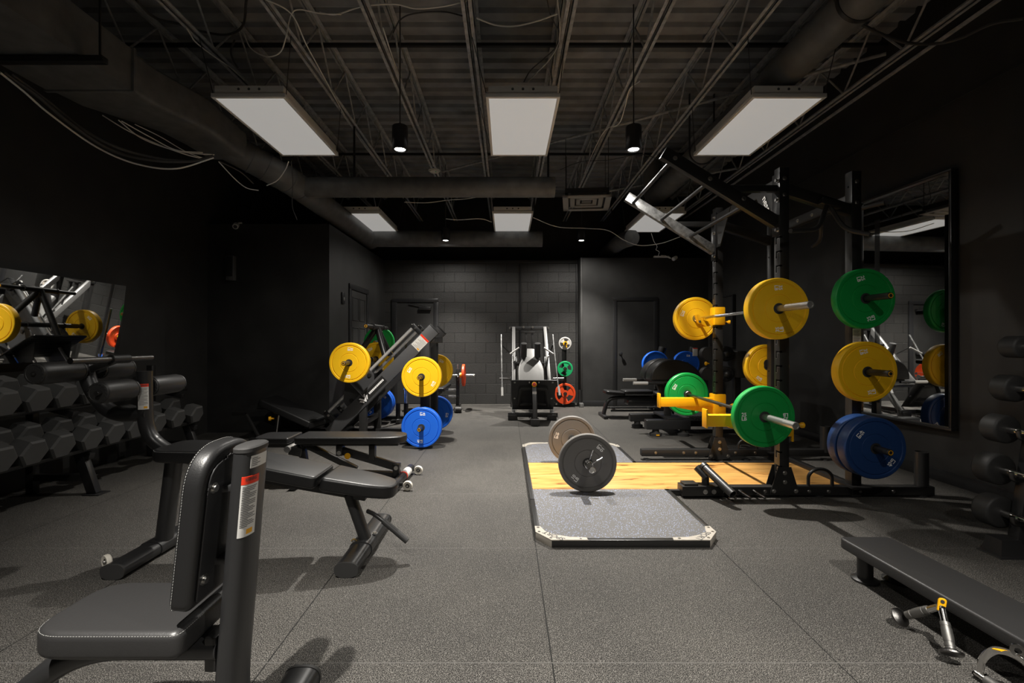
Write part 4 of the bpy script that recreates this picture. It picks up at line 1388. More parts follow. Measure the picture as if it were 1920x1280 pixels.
# --- decline sit-up bench
sb = thing('sit_up_bench', 'long black decline bench with foam ankle rollers, sloping down behind the upright bench', 'bench', (-1.4, 2.66, 0))
Y2 = 2.66
def pads_line(x):          # top surface of the long pads
    return .575 - (x + 1.64) * .19
dz = V((1, 0, -.19)).normalized()
pad(sb, 'hip_pad', rpoly([(-.24, -.15), (.20, -.15), (.20, .15), (-.24, .15)], [.09, .05, .05, .09], 7), (-1.715, Y2, .535), (1, 0, -.02), (0, 1, 0), .070, 'leather', .018, (.062, -.0030))
pad(sb, 'back_pad', rpoly([(0, -.145), (.60, -.145), (.60, .145), (0, .145)], .03, 4), (-1.64, Y2, .505), dz, (0, 1, 0), .070, 'leather', .016, (.063, -.0030))
pad(sb, 'head_pad', rpoly([(0, -.145), (.27, -.12), (.40, -.075), (.40, .075), (.27, .12), (0, .145)], [.03, .05, .09, .09, .05, .03], 6), (-1.028, Y2, .388), dz, (0, 1, 0), .074, 'leather', .018, (.062, -.0030))
MB().bar((-1.70, Y2, .475), (-.80, Y2, .315), .06, .045, .006).build('spine', 'steel', sb)
MB().sweep([(-.90, Y2, .33), (-.80, Y2, .045)], oval(.030, .042), (0, 1, 0)).build('head_post', 'steelg', sb)
MB().sweep([(-.815, Y2 - .07, .041), (-.815, Y2 + .07, .041)], oval(.064, .0405), (0, 0, 1)).build('foot_saddle', 'steelg', sb)
MB().sweep([(-.815, 2.36, .040), (-.815, 3.03, .040)], oval(.060, .037), (0, 0, 1)).build('head_foot', 'steelg', sb)
for y, e in ((2.352, 2.364), (3.026, 3.038)):
    MB().sweep([(-.815, y, .040), (-.815, e, .040)], oval(.0615, .0385), (0, 0, 1)).build('foot_cap', 'rubber', sb)
bolts(sb, [((-.86, Y2 - .05, .08), (0, 0, 1)), ((-.77, Y2 + .05, .08), (0, 0, 1))], .011, .008)
h = MB().pipe(fillet([(-.79, 2.64, .235), (-.745, 2.60, .235), (-.70, 2.58, .215), (-.545, 2.545, .105)], .05, 6), .012, 12).build('carry_handle', 'steel', sb)
MB().tube((-.685, 2.577, .204), (-.545, 2.545, .105), .0165, seg=16).build('handle_grip', 'rubber', h)
MB().sweep([(-1.965, Y2, .05), (-1.90, Y2, .56)], oval(.036, .050), (0, 1, 0)).build('hip_post', 'steelg', sb)
MB().sweep([(-1.985, Y2 - .07, .041), (-1.985, Y2 + .07, .041)], oval(.064, .0405), (0, 0, 1)).build('foot_saddle', 'steelg', sb)
MB().sweep([(-1.985, 2.34, .040), (-1.985, 3.0, .040)], oval(.060, .037), (0, 0, 1)).build('hip_foot', 'steelg', sb)
for y, e in ((2.332, 2.344), (2.996, 3.008)):
    MB().sweep([(-1.985, y, .040), (-1.985, e, .040)], oval(.0615, .0385), (0, 0, 1)).build('foot_cap', 'rubber', sb)
def wheel(parent, c, ax, r, h):
    w = MB().lathe([(r * .45, -h * .8), (r * .9, -h), (r, -h * .6), (r, h * .6), (r * .9, h), (r * .45, h * .8), (r * .45, -h * .8)], c, ax, 32).build('transport_wheel', 'cream', parent)
    MB().lathe([(0, -h * .6), (r * .46, -h * .6), (r * .46, h * .6), (0, h * .6)], c, ax, 20).build('wheel_hub', 'steel', w)
    MB().lathe([(0, -h - .004), (r * .20, -h - .004), (r * .24, -h), (r * .24, h), (r * .20, h + .004), (0, h + .004)], c, ax, 12).build('axle_bolt', 'bolt', w)
    return w
w = wheel(sb, (-2.085, 2.42, .055), (.5, 1, 0), .034, .012)
MB().tube((-2.085, 2.42, .055), (-1.99, 2.46, .06), .008, seg=10).build('axle', 'steel', w)
# post carrying the rollers
rp = fillet([(-1.80, Y2, .53), (-1.96, Y2, .575), (-2.072, Y2, .68), (-2.076, Y2, 1.03)], .13, 9)
MB().sweep(rp, oval(.036, .040, 28, 2.2), (0, 1, 0)).build('roller_post', 'steelg', sb)
warning_sticker(sb, lambda k: V((-2.0737, Y2, .815)).lerp(V((-2.0756, Y2, .960)), k), .036, .040, -100, -20, .12, 20, 2.2)
MB().pipe(fillet([(-2.05, Y2, .785), (-2.27, Y2, .775), (-2.385, Y2, .93), (-2.42, Y2, 1.06)], .15, 9), .040, 20).build('upper_arm', 'steelg', sb)
MB().tube((-2.09, 2.36, .935), (-2.09, 2.98, .935), .012, seg=14).build('roller_bar', 'steel', sb)
MB().tube((-2.41, 2.36, 1.035), (-2.41, 2.98, 1.035), .012, seg=14).build('roller_bar', 'steel', sb)
roller(sb, (-2.105, 2.39, .935), (-2.105, 2.60, .935))
roller(sb, (-2.105, 2.73, .935), (-2.105, 2.97, .935))
roller(sb, (-2.41, 2.37, 1.035), (-2.41, 2.61, 1.035))
roller(sb, (-2.41, 2.74, 1.035), (-2.41, 2.95, 1.035))
g = MB().tube((-2.22, 2.36, 1.10), (-2.22, 2.90, 1.10), .016, seg=18).build('hand_bar', 'knurl', sb)
MB().tube((-2.22, 2.60, 1.10), (-2.22, 2.72, 1.10), .026, seg=20).build('bar_clamp', 'steel', g)
MB().bar((-2.41, 2.66, 1.03), (-2.22, 2.66, 1.10), .03, .035, .004).build('bar_link', 'steel', sb)

# --- adjustable bench behind it
ab = thing('adjustable_bench', 'flat black adjustable bench with small white wheels, in front of the leg press', 'bench', (-1.3, 3.96, 0))
Y3 = 3.96
pad(ab, 'back_pad', rpoly([(0, -.14), (.76, -.14), (.90, -.09), (.90, .09), (.76, .14), (0, .14)], [.02, .10, .08, .08, .10, .02], 6), (-1.755, Y3, .350), (1, 0, 0), (0, 1, 0), .060, 'leather', .014, (.054, -.0030))
pad(ab, 'seat', rpoly([(0, -.13), (.30, -.14), (.30, .14), (0, .13)], [.06, .02, .02, .06], 5), (-2.10, Y3, .350), (1, 0, 0), (0, 1, 0), .055, 'leather', .014)
MB().b2(-1.73, -.92, Y3 - .03, Y3 + .03, .315, .350, .004).build('pad_rail', 'steel', ab)
MB().bar((-2.1, Y3, .325), (-1.75, Y3, .325), .05, .05, .004).build('seat_rail', 'steel', ab)
hn = MB().tube((-1.80, 3.80, .315), (-1.80, 4.06, .315), .026, seg=20).build('hinge_tube', 'galv', ab)
MB().bar((-1.80, 3.84, .30), (-1.70, 3.84, .28), .02, .07, .006).build('hinge_plate', 'steel', ab)
MB().bar((-1.80, 4.06, .30), (-1.70, 4.06, .28), .02, .07, .006).build('hinge_plate', 'steel', ab)
MB().bar((-1.70, Y3, .315), (-1.28, Y3, .11), .05, .05, .006).build('main_strut', 'steel', ab)
MB().bar((-1.71, Y3, .09), (-.93, Y3, .065), .06, .05, .006).build('base_beam', 'steel', ab)
MB().bar((-1.75, Y3, .33), (-1.71, Y3, .07), .06, .05, .006).build('rear_leg', 'steel', ab)
MB().bar((-1.40, Y3 - .02, .275), (-.93, Y3 - .02, .135), .035, .065, .004).build('ladder_arm', 'steel', ab)
MB().b2(-1.44, -1.385, Y3 - .055, Y3 + .02, .235, .325, .006).build('arm_bracket', 'steel', ab)
MB().b2(-1.165, -1.115, Y3 - .045, Y3 + .015, .20, .325, .004).build('support_post', 'steel', ab)
MB().b2(-.96, -.905, Y3 - .055, Y3 + .02, .06, .165, .006).build('foot_bracket', 'steel', ab)
bolts(ab, [((-1.412, Y3 - .055, .262), (0, -1, 0)), ((-.932, Y3 - .055, .135), (0, -1, 0))], .012, .008, 'bolt')
MB().lathe([(0, 0), (.010, 0), (.010, .022), (.024, .026), (.026, .036), (.020, .042), (0, .043)], (-1.335, Y3 - .035, .24), (0, -1, 0), 24).build('adjuster_knob', 'ysteel', ab)
MB().pipe([(-.905, 3.66, .045), (-.875, 4.24, .045)], .036, 24).build('front_foot', 'steelg', ab)
MB().pipe([(-.887, 4.0, .045), (-.880, 4.14, .045)], .0372, 24).build('foot_sticker', 'paper', ab)
MB().pipe([(-.8885, 3.975, .045), (-.887, 4.0, .045)], .0373, 24).build('sticker_band', 'redpaper', ab)
MB().pipe([(-1.72, 3.72, .04), (-1.72, 4.20, .04)], .032, 20).build('rear_foot', 'steelg', ab)
for y in (3.73, 4.18):
    w = wheel(ab, (-.795, y, .042), (0.1, 1, 0), .039, .014)
    MB().bar((-.90, y + .022, .045), (-.79, y + .022, .045), .012, .028, .004).build('wheel_fork', 'steel', w)

# ------------------------------------------------------------------ leg press
lp = thing('leg_press', 'large angled black leg press with polished guide rods and yellow plates on its sled', 'exercise machine', (-1.5, 5.7, 0))
D45 = V((.7071, 0, .7071)); N45 = V((-.7071, 0, .7071))
def rail(y, nm):
    x1 = -.845
    return MB().bar((-2.06, y, .13), (x1, y, 1.345), .085, .145, .006).build(nm, 'graphite', lp)
r1 = rail(5.43, 'rail'); r2 = rail(6.03, 'rail')
for r_, y in ((r1, 5.43), (r2, 6.03)):
    p = V((-.845, y, 1.345))
    MB().bar(p, p + D45 * .012, .088, .148, .004).build('rail_end_cap', 'steel', r_)
# stickers on the near rail
yn = 5.43 - .0428
q = V((-1.56, yn, .63))
st = MB().slab([(-.20, -.045), (.20, -.045), (.20, .045), (-.20, .045)], q, D45, N45, .001).build('maker_sticker', 'steel', lp)
b = MB()
for pl_ in ([(-.185, .038), (-.165, .038), (-.135, -.012), (-.108, .038), (-.088, .038), (-.130, -.042), (-.140, -.042)],
            [(-.20, .010), (-.182, .010), (-.160, -.024), (-.165, -.036)], [(-.073, .010), (-.091, .010), (-.113, -.024), (-.108, -.036)]):
    b.slab(pl_, q + V((0, -.0014, 0)), D45, N45, .001)
rnd = random.Random(5)
x = -.05
while x < .18:
    w_ = rnd.uniform(.008, .016)
    b.slab([(x, -.010), (x + w_, -.010), (x + w_, .012), (x, .012)], q + V((0, -.0014, 0)), D45, N45, .001)
    x += w_ + .005
b.build('sticker_emblem', 'white', st)
q = V((-1.005, yn, 1.185))
st = MB().slab([(-.085, -.062), (.085, -.062), (.085, .062), (-.085, .062)], q, D45, N45, .001).build('warning_sticker', 'paper', lp)
MB().slab([(.062, -.062), (.085, -.062), (.085, .062), (.062, .062)], q + V((0, -.0008, 0)), D45, N45, .001).build('sticker_heading', 'redpaper', st)
b = MB()
for k in range(9):
    b.slab([(-.070 + .0135 * k, -.054), (-.067 + .0135 * k, -.054), (-.067 + .0135 * k, .046 - .02 * (k % 3)), (-.070 + .0135 * k, .046 - .02 * (k % 3))], q + V((0, -.0008, 0)), D45, N45, .001)
b.build('sticker_print', 'ink', st)
MB().slab([(-.078, -.05), (-.062, -.05), (-.062, -.02), (-.078, -.02)], q + V((0, -.0009, 0)), D45, N45, .001).build('sticker_emblem', 'amber', st)
# guide rods on brackets above the rails
for y in (5.52, 5.94):
    off = N45 * .205
    p0 = V((-2.06, y, .13)) + D45 * .10 + off; p1 = V((-.845, y, 1.345)) - D45 * .16 + off
    MB().tube(p0, p1, .0195, seg=20).build('guide_rod', 'rod', lp)
    for p in (p0, p1):
        MB().bar(p - N45 * .16, p + N45 * .03, .05, .055, .008, D45).build('rod_bracket', 'steelg', lp)
        bolts(lp, [(p + N45 * .03, tuple(N45)), (p - N45 * .03 + V((0, -.025, 0)), (0, -1, 0))], .010, .010)
# cross tubes and legs
for x, z in ((-2.02, .10), (-.87, 1.22)):
    MB().bar((x, 5.40, z), (x, 6.06, z), .07, .07, .006).build('cross_tube', 'steel', lp)
for y in (5.43, 6.03):
    MB().b2(-1.005, -.895, y - .042, y + .042, .05, 1.20, .006).build('upright', 'steel', lp)
    MB().b2(-1.72, -1.635, y - .03, y + .03, .05, .46, .004).build('mid_leg', 'steel', lp)
    MB().b2(-3.0, -.86, y - .035, y + .035, .012, .075, .004).build('base_rail', 'steel', lp)
    for x in (-2.9, -.92):
        MB().lathe([(0, 0), (.05, 0), (.045, .014), (0, .014)], (x, y, 0), (0, 0, 1), 18).build('rubber_foot', 'rubber', lp)
MB().bar((-1.68, 5.43, .25), (-1.68, 6.03, .25), .06, .06, .004).build('cross_tube', 'steel', lp)
MB().bar((-.95, 5.43, .30), (-.95, 6.03, .30), .06, .06, .004).build('cross_tube', 'steel', lp)
# storage pegs
def peg(parent, p, d, L=.30, r=.024):
    a = MB().lathe([(0, 0), (.040, 0), (.040, .008), (r, .010), (r, L - .005), (r - .004, L), (0, L)], p, d, 24)
    c = MB().lathe([(.011, -.001), (.016, -.001), (.016, .0014), (.011, .0014), (.011, -.001)], V(p) + V(d).normalized() * L, d, 20)
    return multi('weight_peg', parent, (a, 'steel'), (c, 'amber'))
for y, s in ((5.388, -1), (6.072, 1)):
    for z in (.805, .242):
        peg(lp, (-.95, y, z), (0, s, 0), .36)
# sled
sl = part(lp, 'sled')
for y in (5.505, 5.955):
    poly = rpoly([(-.33, .02), (.10, .03), (.17, .10), (.17, .30), (.06, .345), (-.08, .33), (-.32, .13)], .04, 5)
    MB().slab(poly, V((-1.62, y + .006, .62)), D45, N45, .012, .002, 1).build('side_plate', 'graphite', sl)
    bolts(sl, [(V((-1.62, y - .006, .62)) + D45 * a + N45 * c, (0, -1, 0)) for a, c in ((.10, .26), (.12, .13), (-.02, .27), (-.24, .07))], .018, .012, 'steel')
MB().bar(V((-1.62, 5.50, .62)) + N45 * .15 + D45 * .05, V((-1.62, 5.96, .62)) + N45 * .15 + D45 * .05, .08, .08, .006).build('cross_member', 'steel', sl)
fo = V((-1.62, 5.73, .62)) - D45 * .08 + N45 * .20
MB().slab(rpoly([(-.36, -.25), (.36, -.25), (.36, .25), (-.36, .25)], .05, 5), fo, (0, 1, 0), N45, .012, .003, 1).build('foot_plate', 'satin', sl)
b = MB()
for k in range(11):
    b.bar(fo + N45 * (-.22 + k * .043) + V((0, -.32, 0)) - D45 * .002, fo + N45 * (-.22 + k * .043) + V((0, .32, 0)) - D45 * .002, .006, .006, 0, N45)
b.build('foot_plate_tread', 'rubber', sl)
top = V((-1.60, 5.73, 1.375))
MB().tube(top + V((0, -.20, 0)), top + V((0, .20, 0)), .034, seg=22).build('top_bar', 'steel', sl)
for s in (-1, 1):
    peg(sl, top + V((0, s * .20, 0)), (0, s, 0), .26, .024)
    peg(sl, (-1.755, 5.73 + s * .23, .963), (0, s, 0), .52, .0245)
MB().tube(top, (-1.47, 5.60, 1.03), .034, seg=20).build('strut', 'steel', sl)
MB().tube(top, (-1.47, 5.86, 1.03), .034, seg=20).build('strut', 'steel', sl)
MB().tube(top, fo + N45 * .20, .034, seg=20).build('strut', 'steel', sl)
MB().tube((-1.755, 5.30, .963), (-1.755, 6.16, .963), .03, seg=20).build('peg_tube', 'steel', sl)
# reclined seat
bp = V((-2.98, 5.73, .445)); bd = (V((-2.36, 5.73, .165)) - bp)
pad(lp, 'backrest', rpoly([(0, -.23), (bd.length, -.23), (bd.length, .23), (0, .23)], [.06, .03, .03, .06], 5), bp, bd, (0, 1, 0), .085, 'leather', .02)
pad(lp, 'seat', rpoly([(0, -.22), (.24, -.22), (.24, .22), (0, .22)], .03), (-2.36, 5.73, .150), (.95, 0, .30), (0, 1, 0), .07, 'leather', .018)
MB().bar((-2.95, 5.73, .05), (-1.9, 5.73, .05), .08, .07, .005).build('seat_beam', 'steel', lp)
MB().bar((-2.85, 5.73, .05), (-2.80, 5.73, .37), .05, .05, .005).build('seat_post', 'steel', lp)
for y in (5.45, 6.0):
    b = MB().pipe([(-3.22, y, .345), (-3.06, y, .345)], .020, 14); b.build('hand_grip', 'knurl', lp)
    MB().bar((-3.06, y, .345), (-2.9, y, .06), .03, .03, .003).build('grip_bracket', 'steel', lp)
MB().lathe([(0, 0), (.010, 0), (.010, .03), (.026, .034), (.026, .06), (0, .064)], (-2.78, 5.55, .28), (-.9, -.4, 0), 20).build('adjuster_knob', 'ysteel', lp)
MB().tube((-2.74, 5.52, .10), (-2.70, 5.52, .40), .009, seg=10).build('link_rod', 'bolt', lp)

plate('yellow', (-1.755, 5.73 - .53, .963), 95, 'yellow 35 LB plate on the near side of the leg press sled')
plate('yellow', (-1.755, 5.73 + .53, .963), 60, 'yellow 35 LB plate on the far side of the leg press sled, mostly behind it')
plate('yellow', (-.95, 5.205, .805), 30, 'yellow 35 LB plate on the near post of the leg press, above the blue one')
plate('blue', (-.95, 5.205, .242), 95, 'blue 45 LB plate near the floor on the near post of the leg press')
plate('yellow', (-.95, 6.255, .805), -60, 'yellow plate on the far post of the leg press, half behind the near one')
plate('blue', (-.95, 6.255, .242), 10, 'blue 45 LB plate near the floor on the far post of the leg press')

# ------------------------------------------------------------------ storage stand behind the leg press
ss = thing('weight_storage_stand', 'black plate stand with upright bar holders behind the leg press', 'rack', (-1.7, 7.1, 0))
MB().b2(-2.1, -1.28, 6.99, 7.06, .012, .075, .004).build('base_rail', 'steel', ss)
MB().b2(-1.93, -1.86, 6.99, 7.06, .05, 1.45, .004).build('upright', 'steel', ss)
for x in (-1.62, -1.50):
    MB().lathe([(.030, 0), (.034, 0), (.034, .25), (.030, .25), (.030, .02), (0, .02)], (x, 6.92, .03), (0, 0, 1), 22).build('bar_holder', 'steel', ss)
MB().b2(-1.72, -1.42, 6.86, 6.99, .012, .03, .003).build('holder_plate', 'steel', ss)
MB().b2(-1.62, -1.54, 6.78, 6.86, .0, .055, .006).build('foot_block', 'galv', ss)
for z in (1.19, .285):
    peg(ss, (-1.895, 6.99, z), (0, -1, 0), .34)
plate('green', (-1.895, 6.90, 1.19), 100, 'dark green 25 LB plate on the stand behind the leg press')
plate('blue', (-1.895, 6.93, .285), -45, 'inner blue 45 LB plate of the pair on the stand behind the leg press')
plate('blue', (-1.895, 6.825, .285), -45, 'outer blue 45 LB plate of the pair on the stand behind the leg press')
vb = thing('stored_barbell', 'chrome barbell standing upright in a holder behind the leg press', 'barbell', (-1.50, 6.92, .05))
MB().tube((-1.50, 6.92, .06), (-1.50, 6.92, .48), .0245, seg=18).build('sleeve', 'chrome', vb)
MB().lathe([(0, 0), (.036, 0), (.036, .03), (0, .03)], (-1.50, 6.92, .48), (0, 0, 1), 20).build('collar', 'chrome', vb)
MB().tube((-1.50, 6.92, .51), (-1.50, 6.92, 1.20), .0145, seg=16).build('shaft', 'knurl', vb)
# ------------------------------------------------------------------ hack squat machine at the back
hs = thing('hack_squat_machine', 'black hack squat machine facing the camera with a grey back pad, by the block wall', 'exercise machine', (.40, 7.3, 0))
HX = .40
for x in (.105, .70):
    MB().bar((x, 7.12, .06), (x + (.02 if x < .4 else -.02), 8.30, 1.44), .055, .09, .005, (0, -1, 0)).build('side_rail', 'midsteel', hs)
    MB().b2(x - .085, x + .06, 7.05, 7.16, .0, .085, .005).build('foot_block', 'steel', hs)
    MB().bar((x, 8.28, .03), (x + (.02 if x < .4 else -.02), 8.30, 1.42), .07, .07, .005).build('rear_upright', 'steel', hs)
MB().b2(.02, .78, 7.07, 7.13, .05, .11, .005).build('base_cross_tube', 'steelg', hs)
MB().b2(.37, .44, 6.60, 8.3, .012, .075, .005).build('base_beam', 'steel', hs)
MB().b2(.345, .465, 6.56, 6.68, .0, .10, .008).build('front_foot', 'steel', hs)
MB().b2(.06, .74, 8.26, 8.33, 1.40, 1.47, .005).build('top_cross_tube', 'steelg', hs)
bolts(hs, [((.30, 8.26, 1.455), (0, -1, 0)), ((.46, 8.26, 1.455), (0, -1, 0)), ((.06, 8.27, 1.44), (0, -1, 0)), ((.74, 8.27, 1.44), (0, -1, 0))], .014, .01)
MB().b2(.33, .36, 8.25, 8.30, 1.05, 1.36, .003).b2(.44, .47, 8.25, 8.30, 1.05, 1.36, .003).b2(.30, .50, 8.24, 8.31, 1.35, 1.375, .003).build('stop_frame', 'steel', hs)
# foot plate seen from behind, leaning towards the camera
fu = V((0, -.30, .475)).normalized()
MB().slab([(-.315, 0), (.315, 0), (.335, .56), (-.335, .56)], (HX, 7.14, .16), (1, 0, 0), fu, .010, .002, 1).build('foot_plate', 'satin', hs)
nb = V((1, 0, 0)).cross(fu)
b = MB()
for (x0, z0), (x1, z1) in (((-.22, .08), (-.19, .42)), ((.22, .08), (.19, .42)), ((-.20, .42), (.20, .42)), ((-.2, .12), (.2, .12))):
    a = V((HX, 7.14, .16)) + nb * .03
    b.bar(a + V((x0, 0, 0)) + fu * z0, a + V((x1, 0, 0)) + fu * z1, .05, .045, .004, nb)
b.build('plate_frame', 'steel', hs)
bolts(hs, [(V((HX + x, 7.14, .16)) + fu * z + nb * .010, tuple(nb)) for x, z in ((-.28, .52), (0, .53), (.28, .52), (-.28, .22), (.28, .22))], .010, .007)
sp = MB().bar((.41, 6.66, .09), (.405, 6.86, .60), .065, .065, .005).build('plate_strut', 'steel', hs)
kp = V((.405, 6.815, .565))
MB().lathe([(0, 0), (.036, 0), (.036, .02), (.028, .024), (.0, .024)], kp, (0, -1, .35), 24).build('knob_ring', 'ysteel', sp)
MB().lathe([(0, .02), (.027, .02), (.024, .036), (0, .040)], kp, (0, -1, .35), 24).build('strut_knob', 'redcap', sp)
MB().b2(.375, .435, 6.76, 6.765, .40, .47).build('strut_sticker', 'paper', sp)
bolts(hs, [((.34, 6.84, .595), (-1, 0, 0)), ((.47, 6.84, .595), (1, 0, 0))], .014, .012)
# sled with back pad, shoulder pads and handles
su = V((0, .62, .78)).normalized()
so = V((HX, 7.52, .50))
pp_ = rpoly([(-.205, 0), (.205, 0), (.215, .30), (.13, .52), (.085, .56), (.085, .70), (-.085, .70), (-.085, .56), (-.13, .52), (-.215, .30)], [.02, .02, .1, .06, .05, .05, .05, .05, .06, .1], 5)
bp_ = MB().slab(pp_, so, (1, 0, 0), su, .06, .016, 3).build('back_pad', mat('pale_grey_vinyl', (.14, .138, .133), .42, bump=(240, .25, .0015)), hs)
bp_['label'] = 'pale grey back pad'
nf = V((1, 0, 0)).cross(su)
for s in (-1, 1):
    c = so + V((s * .118, 0, 0)) + su * .50 + nf * .075
    o = MB().lathe([(0, 0), (.040, 0), (.052, .008), (.055, .02), (.055, .23), (.050, .245), (0, .25)], c, V((s * -.02, -.32, .95)), 28).build('shoulder_pad', 'leatherg', hs)
    MB().bar(so + V((s * .12, 0, 0)) + su * .50, c + V((0, 0, .05)), .04, .04, .003).build('pad_bracket', 'steel', hs)
    MB().tube(so + V((s * .20, -.05, .60)), so + V((s * .345, -.12, .50)), .014, seg=14).build('shoulder_handle', 'palegrip', hs)
    MB().bar(so + V((s * .25, .03, -.05)), so + V((s * .245, 0, 0)) + su * .55, .03, .05, .003).build('sled_rail', 'steelg', hs)
    lv = MB().pipe([at(940 if s < 0 else 1036.5, 627, 7.75), at(940 if s < 0 else 1038, 645, 7.65), at(941.5 if s < 0 else 1047, 726, 7.25)], .0105, 12).build('release_lever', 'galv', hs)
    p0, p1 = (at(941.5, 726, 7.25), at(941.8, 742, 7.18)) if s < 0 else (at(1047, 724, 7.25), at(1049.5, 741, 7.18))
    MB().tube(p0, p1, .017, seg=16).build('lever_grip', 'palegrip', lv)
    MB().bar(at(940 if s < 0 else 1037, 646, 7.65), V((HX + s * .31, 7.82, .98)), .02, .02, .002).build('lever_link', 'steel', lv)
    MB().lathe([(0, 0), (.04, 0), (.04, .008), (.022, .010), (.022, .18), (0, .18)], (HX + s * .335, 7.45, .60), (s, 0, 0), 20).build('weight_peg', 'knurl', hs)
MB().bar((HX - .27, 7.80, .82), (HX + .27, 7.80, .82), .06, .05, .004).build('sled_cross_tube', 'steel', hs)
MB().bar((HX - .27, 7.46, .46), (HX + .27, 7.46, .46), .06, .05, .004).build('sled_cross_tube', 'steel', hs)

# ------------------------------------------------------------------ small plate tree
pt = thing('plate_tree', 'narrow upright plate tree beside the hack squat machine, against the block wall', 'rack', (1.06, 8.6, 0))
PTX, PTY = 1.068, 8.62
MB().b2(PTX - .04, PTX + .04, PTY - .035, PTY + .035, .03, 1.20, .005).build('post', 'steelg', pt)
MB().b2(.62, 1.36, PTY - .05, PTY + .02, .012, .07, .004).build('base_rail', 'steel', pt)
MB().b2(1.33, 1.40, PTY - .20, PTY + .02, .0, .075, .005).build('base_foot', 'galv', pt)
MB().lathe([(.034, 0), (.04, 0), (.04, .24), (.034, .24), (.034, .02), (0, .02)], (1.35, PTY - .06, .07), (0, 0, 1), 20).build('bar_holder', 'steel', pt)
bolts(pt, [((x, PTY - .05, .045), (0, -1, 0)) for x in (.80, .92, 1.04, 1.28)], .011, .008)
for z in (1.165, .70, .245):
    MB().lathe([(0, 0), (.035, 0), (.035, .006), (.0225, .008), (.0225, .20), (0, .20)], (PTX, PTY - .03, z), (0, -1, 0), 20).build('peg', 'knurl', pt)
def grip_plate(dia, t, m, loc, turn, lab, holes=True):
    root = thing('grip_plate', lab, 'weight plate', loc)
    r = dia / 2
    # disc with three hand slots, built as a ring of wedges round the openings
    b = MB()
    n = 96
    inner, outer = .34 * r, .80 * r
    def slot(a):
        a = (a - R(turn)) % (2 * PI / 3)
        return R(30) < a < R(84)
    def add(r0, r1, i, h0, h1):
        a0, a1 = 2 * PI * i / n, 2 * PI * (i + 1) / n
        P = lambda q, a, h: (loc[0] + q * math.cos(a), loc[1] + h, loc[2] + q * math.sin(a))
        for s in (-1, 1):
            b.bm.faces.new([b.bm.verts.new(P(*k)) for k in ((r0, a0, s * h0), (r1, a0, s * h1), (r1, a1, s * h1), (r0, a1, s * h0))])
    h = t / 2
    for i in range(n):
        a = 2 * PI * (i + .5) / n
        add(.028, inner, i, h, h)
        if holes and slot(a):
            a0, a1 = 2 * PI * i / n, 2 * PI * (i + 1) / n
            for q in (inner, outer):
                b.bm.faces.new([b.bm.verts.new((loc[0] + q * math.cos(w), loc[1] + y, loc[2] + q * math.sin(w))) for w, y in ((a0, -h * .7), (a1, -h * .7), (a1, h * .7), (a0, h * .7))])
        else:
            add(inner, outer, i, h * .8, h * .7)
        add(outer, r - .006, i, h, h)
        add(r - .006, r, i, h, h * .6)
        a0, a1 = 2 * PI * i / n, 2 * PI * (i + 1) / n
        for q, hh in ((r, h * .6), (.028, h)):
            b.bm.faces.new([b.bm.verts.new((loc[0] + q * math.cos(w), loc[1] + y, loc[2] + q * math.sin(w))) for w, y in ((a0, -hh), (a1, -hh), (a1, hh), (a0, hh))])
    bmesh.ops.remove_doubles(b.bm, verts=b.bm.verts, dist=.0004)
    b.build('urethane_disc', m, root, 30)
    MB().lathe([(.0245, -h - .001), (.034, -h - .001), (.034, h + .001), (.0245, h + .001), (.0245, -h - .001)], loc, (0, 1, 0), 24).build('hub_ring', 'knurl', root)
    return root
grip_plate(.235, .03, 'paleplate', (PTX, PTY - .13, 1.165), 20, 'small pale grey plate on the top peg of the plate tree')
grip_plate(.285, .035, 'tgreen', (PTX, PTY - .13, .70), 80, 'green three-slot plate on the middle peg of the plate tree')
grip_plate(.385, .045, 'red', (PTX, PTY - .13, .245), 20, 'red three-slot plate on the bottom peg of the plate tree')
t = thing('peg_clip', 'yellow clip on the top peg of the plate tree', 'clip', (PTX, PTY - .16, 1.165))
MB().lathe([(.024, 0), (.040, 0), (.040, .025), (.024, .025), (.024, 0)], (PTX, PTY - .150, 1.165), (0, -1, 0), 24).build('ring', 'ysteel', t)
MB().bar((PTX + .01, PTY - .163, 1.13), (PTX + .03, PTY - .163, 1.09), .02, .02, .003).build('lever', 'ysteel', t)

# ------------------------------------------------------------------ low bench press with red plates, behind the leg press
rb = thing('bench_press', 'small bench press frame holding a bar with red plates, behind the leg press', 'bench', (-1.1, 8.1, 0))
for x in (-1.46, -.86):
    MB().b2(x - .03, x + .03, 8.12, 8.18, .05, .72, .004).build('upright', 'steelg', rb)
    MB().bar((x, 8.10, .52), (x, 8.06, .60), .05, .05, .004).build('bar_hook', 'steel', rb)
    MB().tube((x, 8.15, .71), (x, 8.15, .80), .014, seg=12).build('hook_pin', 'galv', rb)
    MB().bar((x, 7.80, .05), (x, 8.45, .05), .06, .06, .004).build('foot_rail', 'steel', rb)
    bolts(rb, [((x + .0, 7.80, .05), (0, -1, 0))], .014, .01)
MB().b2(-1.48, -.84, 8.12, 8.17, .21, .26, .004).build('cross_tube', 'galv', rb)
MB().b2(-1.48, -.84, 8.12, 8.17, .33, .37, .004).build('cross_tube', 'galv', rb)
MB().lathe([(0, 0), (.05, 0), (.05, .10), (0, .10)], (-.86, 7.80, .055), (1, 0, 0), 20).build('end_roller', 'rubber', rb)
pad(rb, 'bench_pad', rpoly([(-.14, 0), (.14, 0), (.14, 1.0), (-.14, 1.0)], .03), (-1.16, 7.55, .38), (1, 0, 0), (0, 1, 0), .06, 'leather', .015)
MB().b2(-1.19, -1.13, 7.6, 8.15, .30, .38, .003).build('bench_beam', 'steel', rb)
MB().b2(-1.19, -1.13, 7.6, 7.66, 0, .31, .003).build('bench_leg', 'steel', rb)
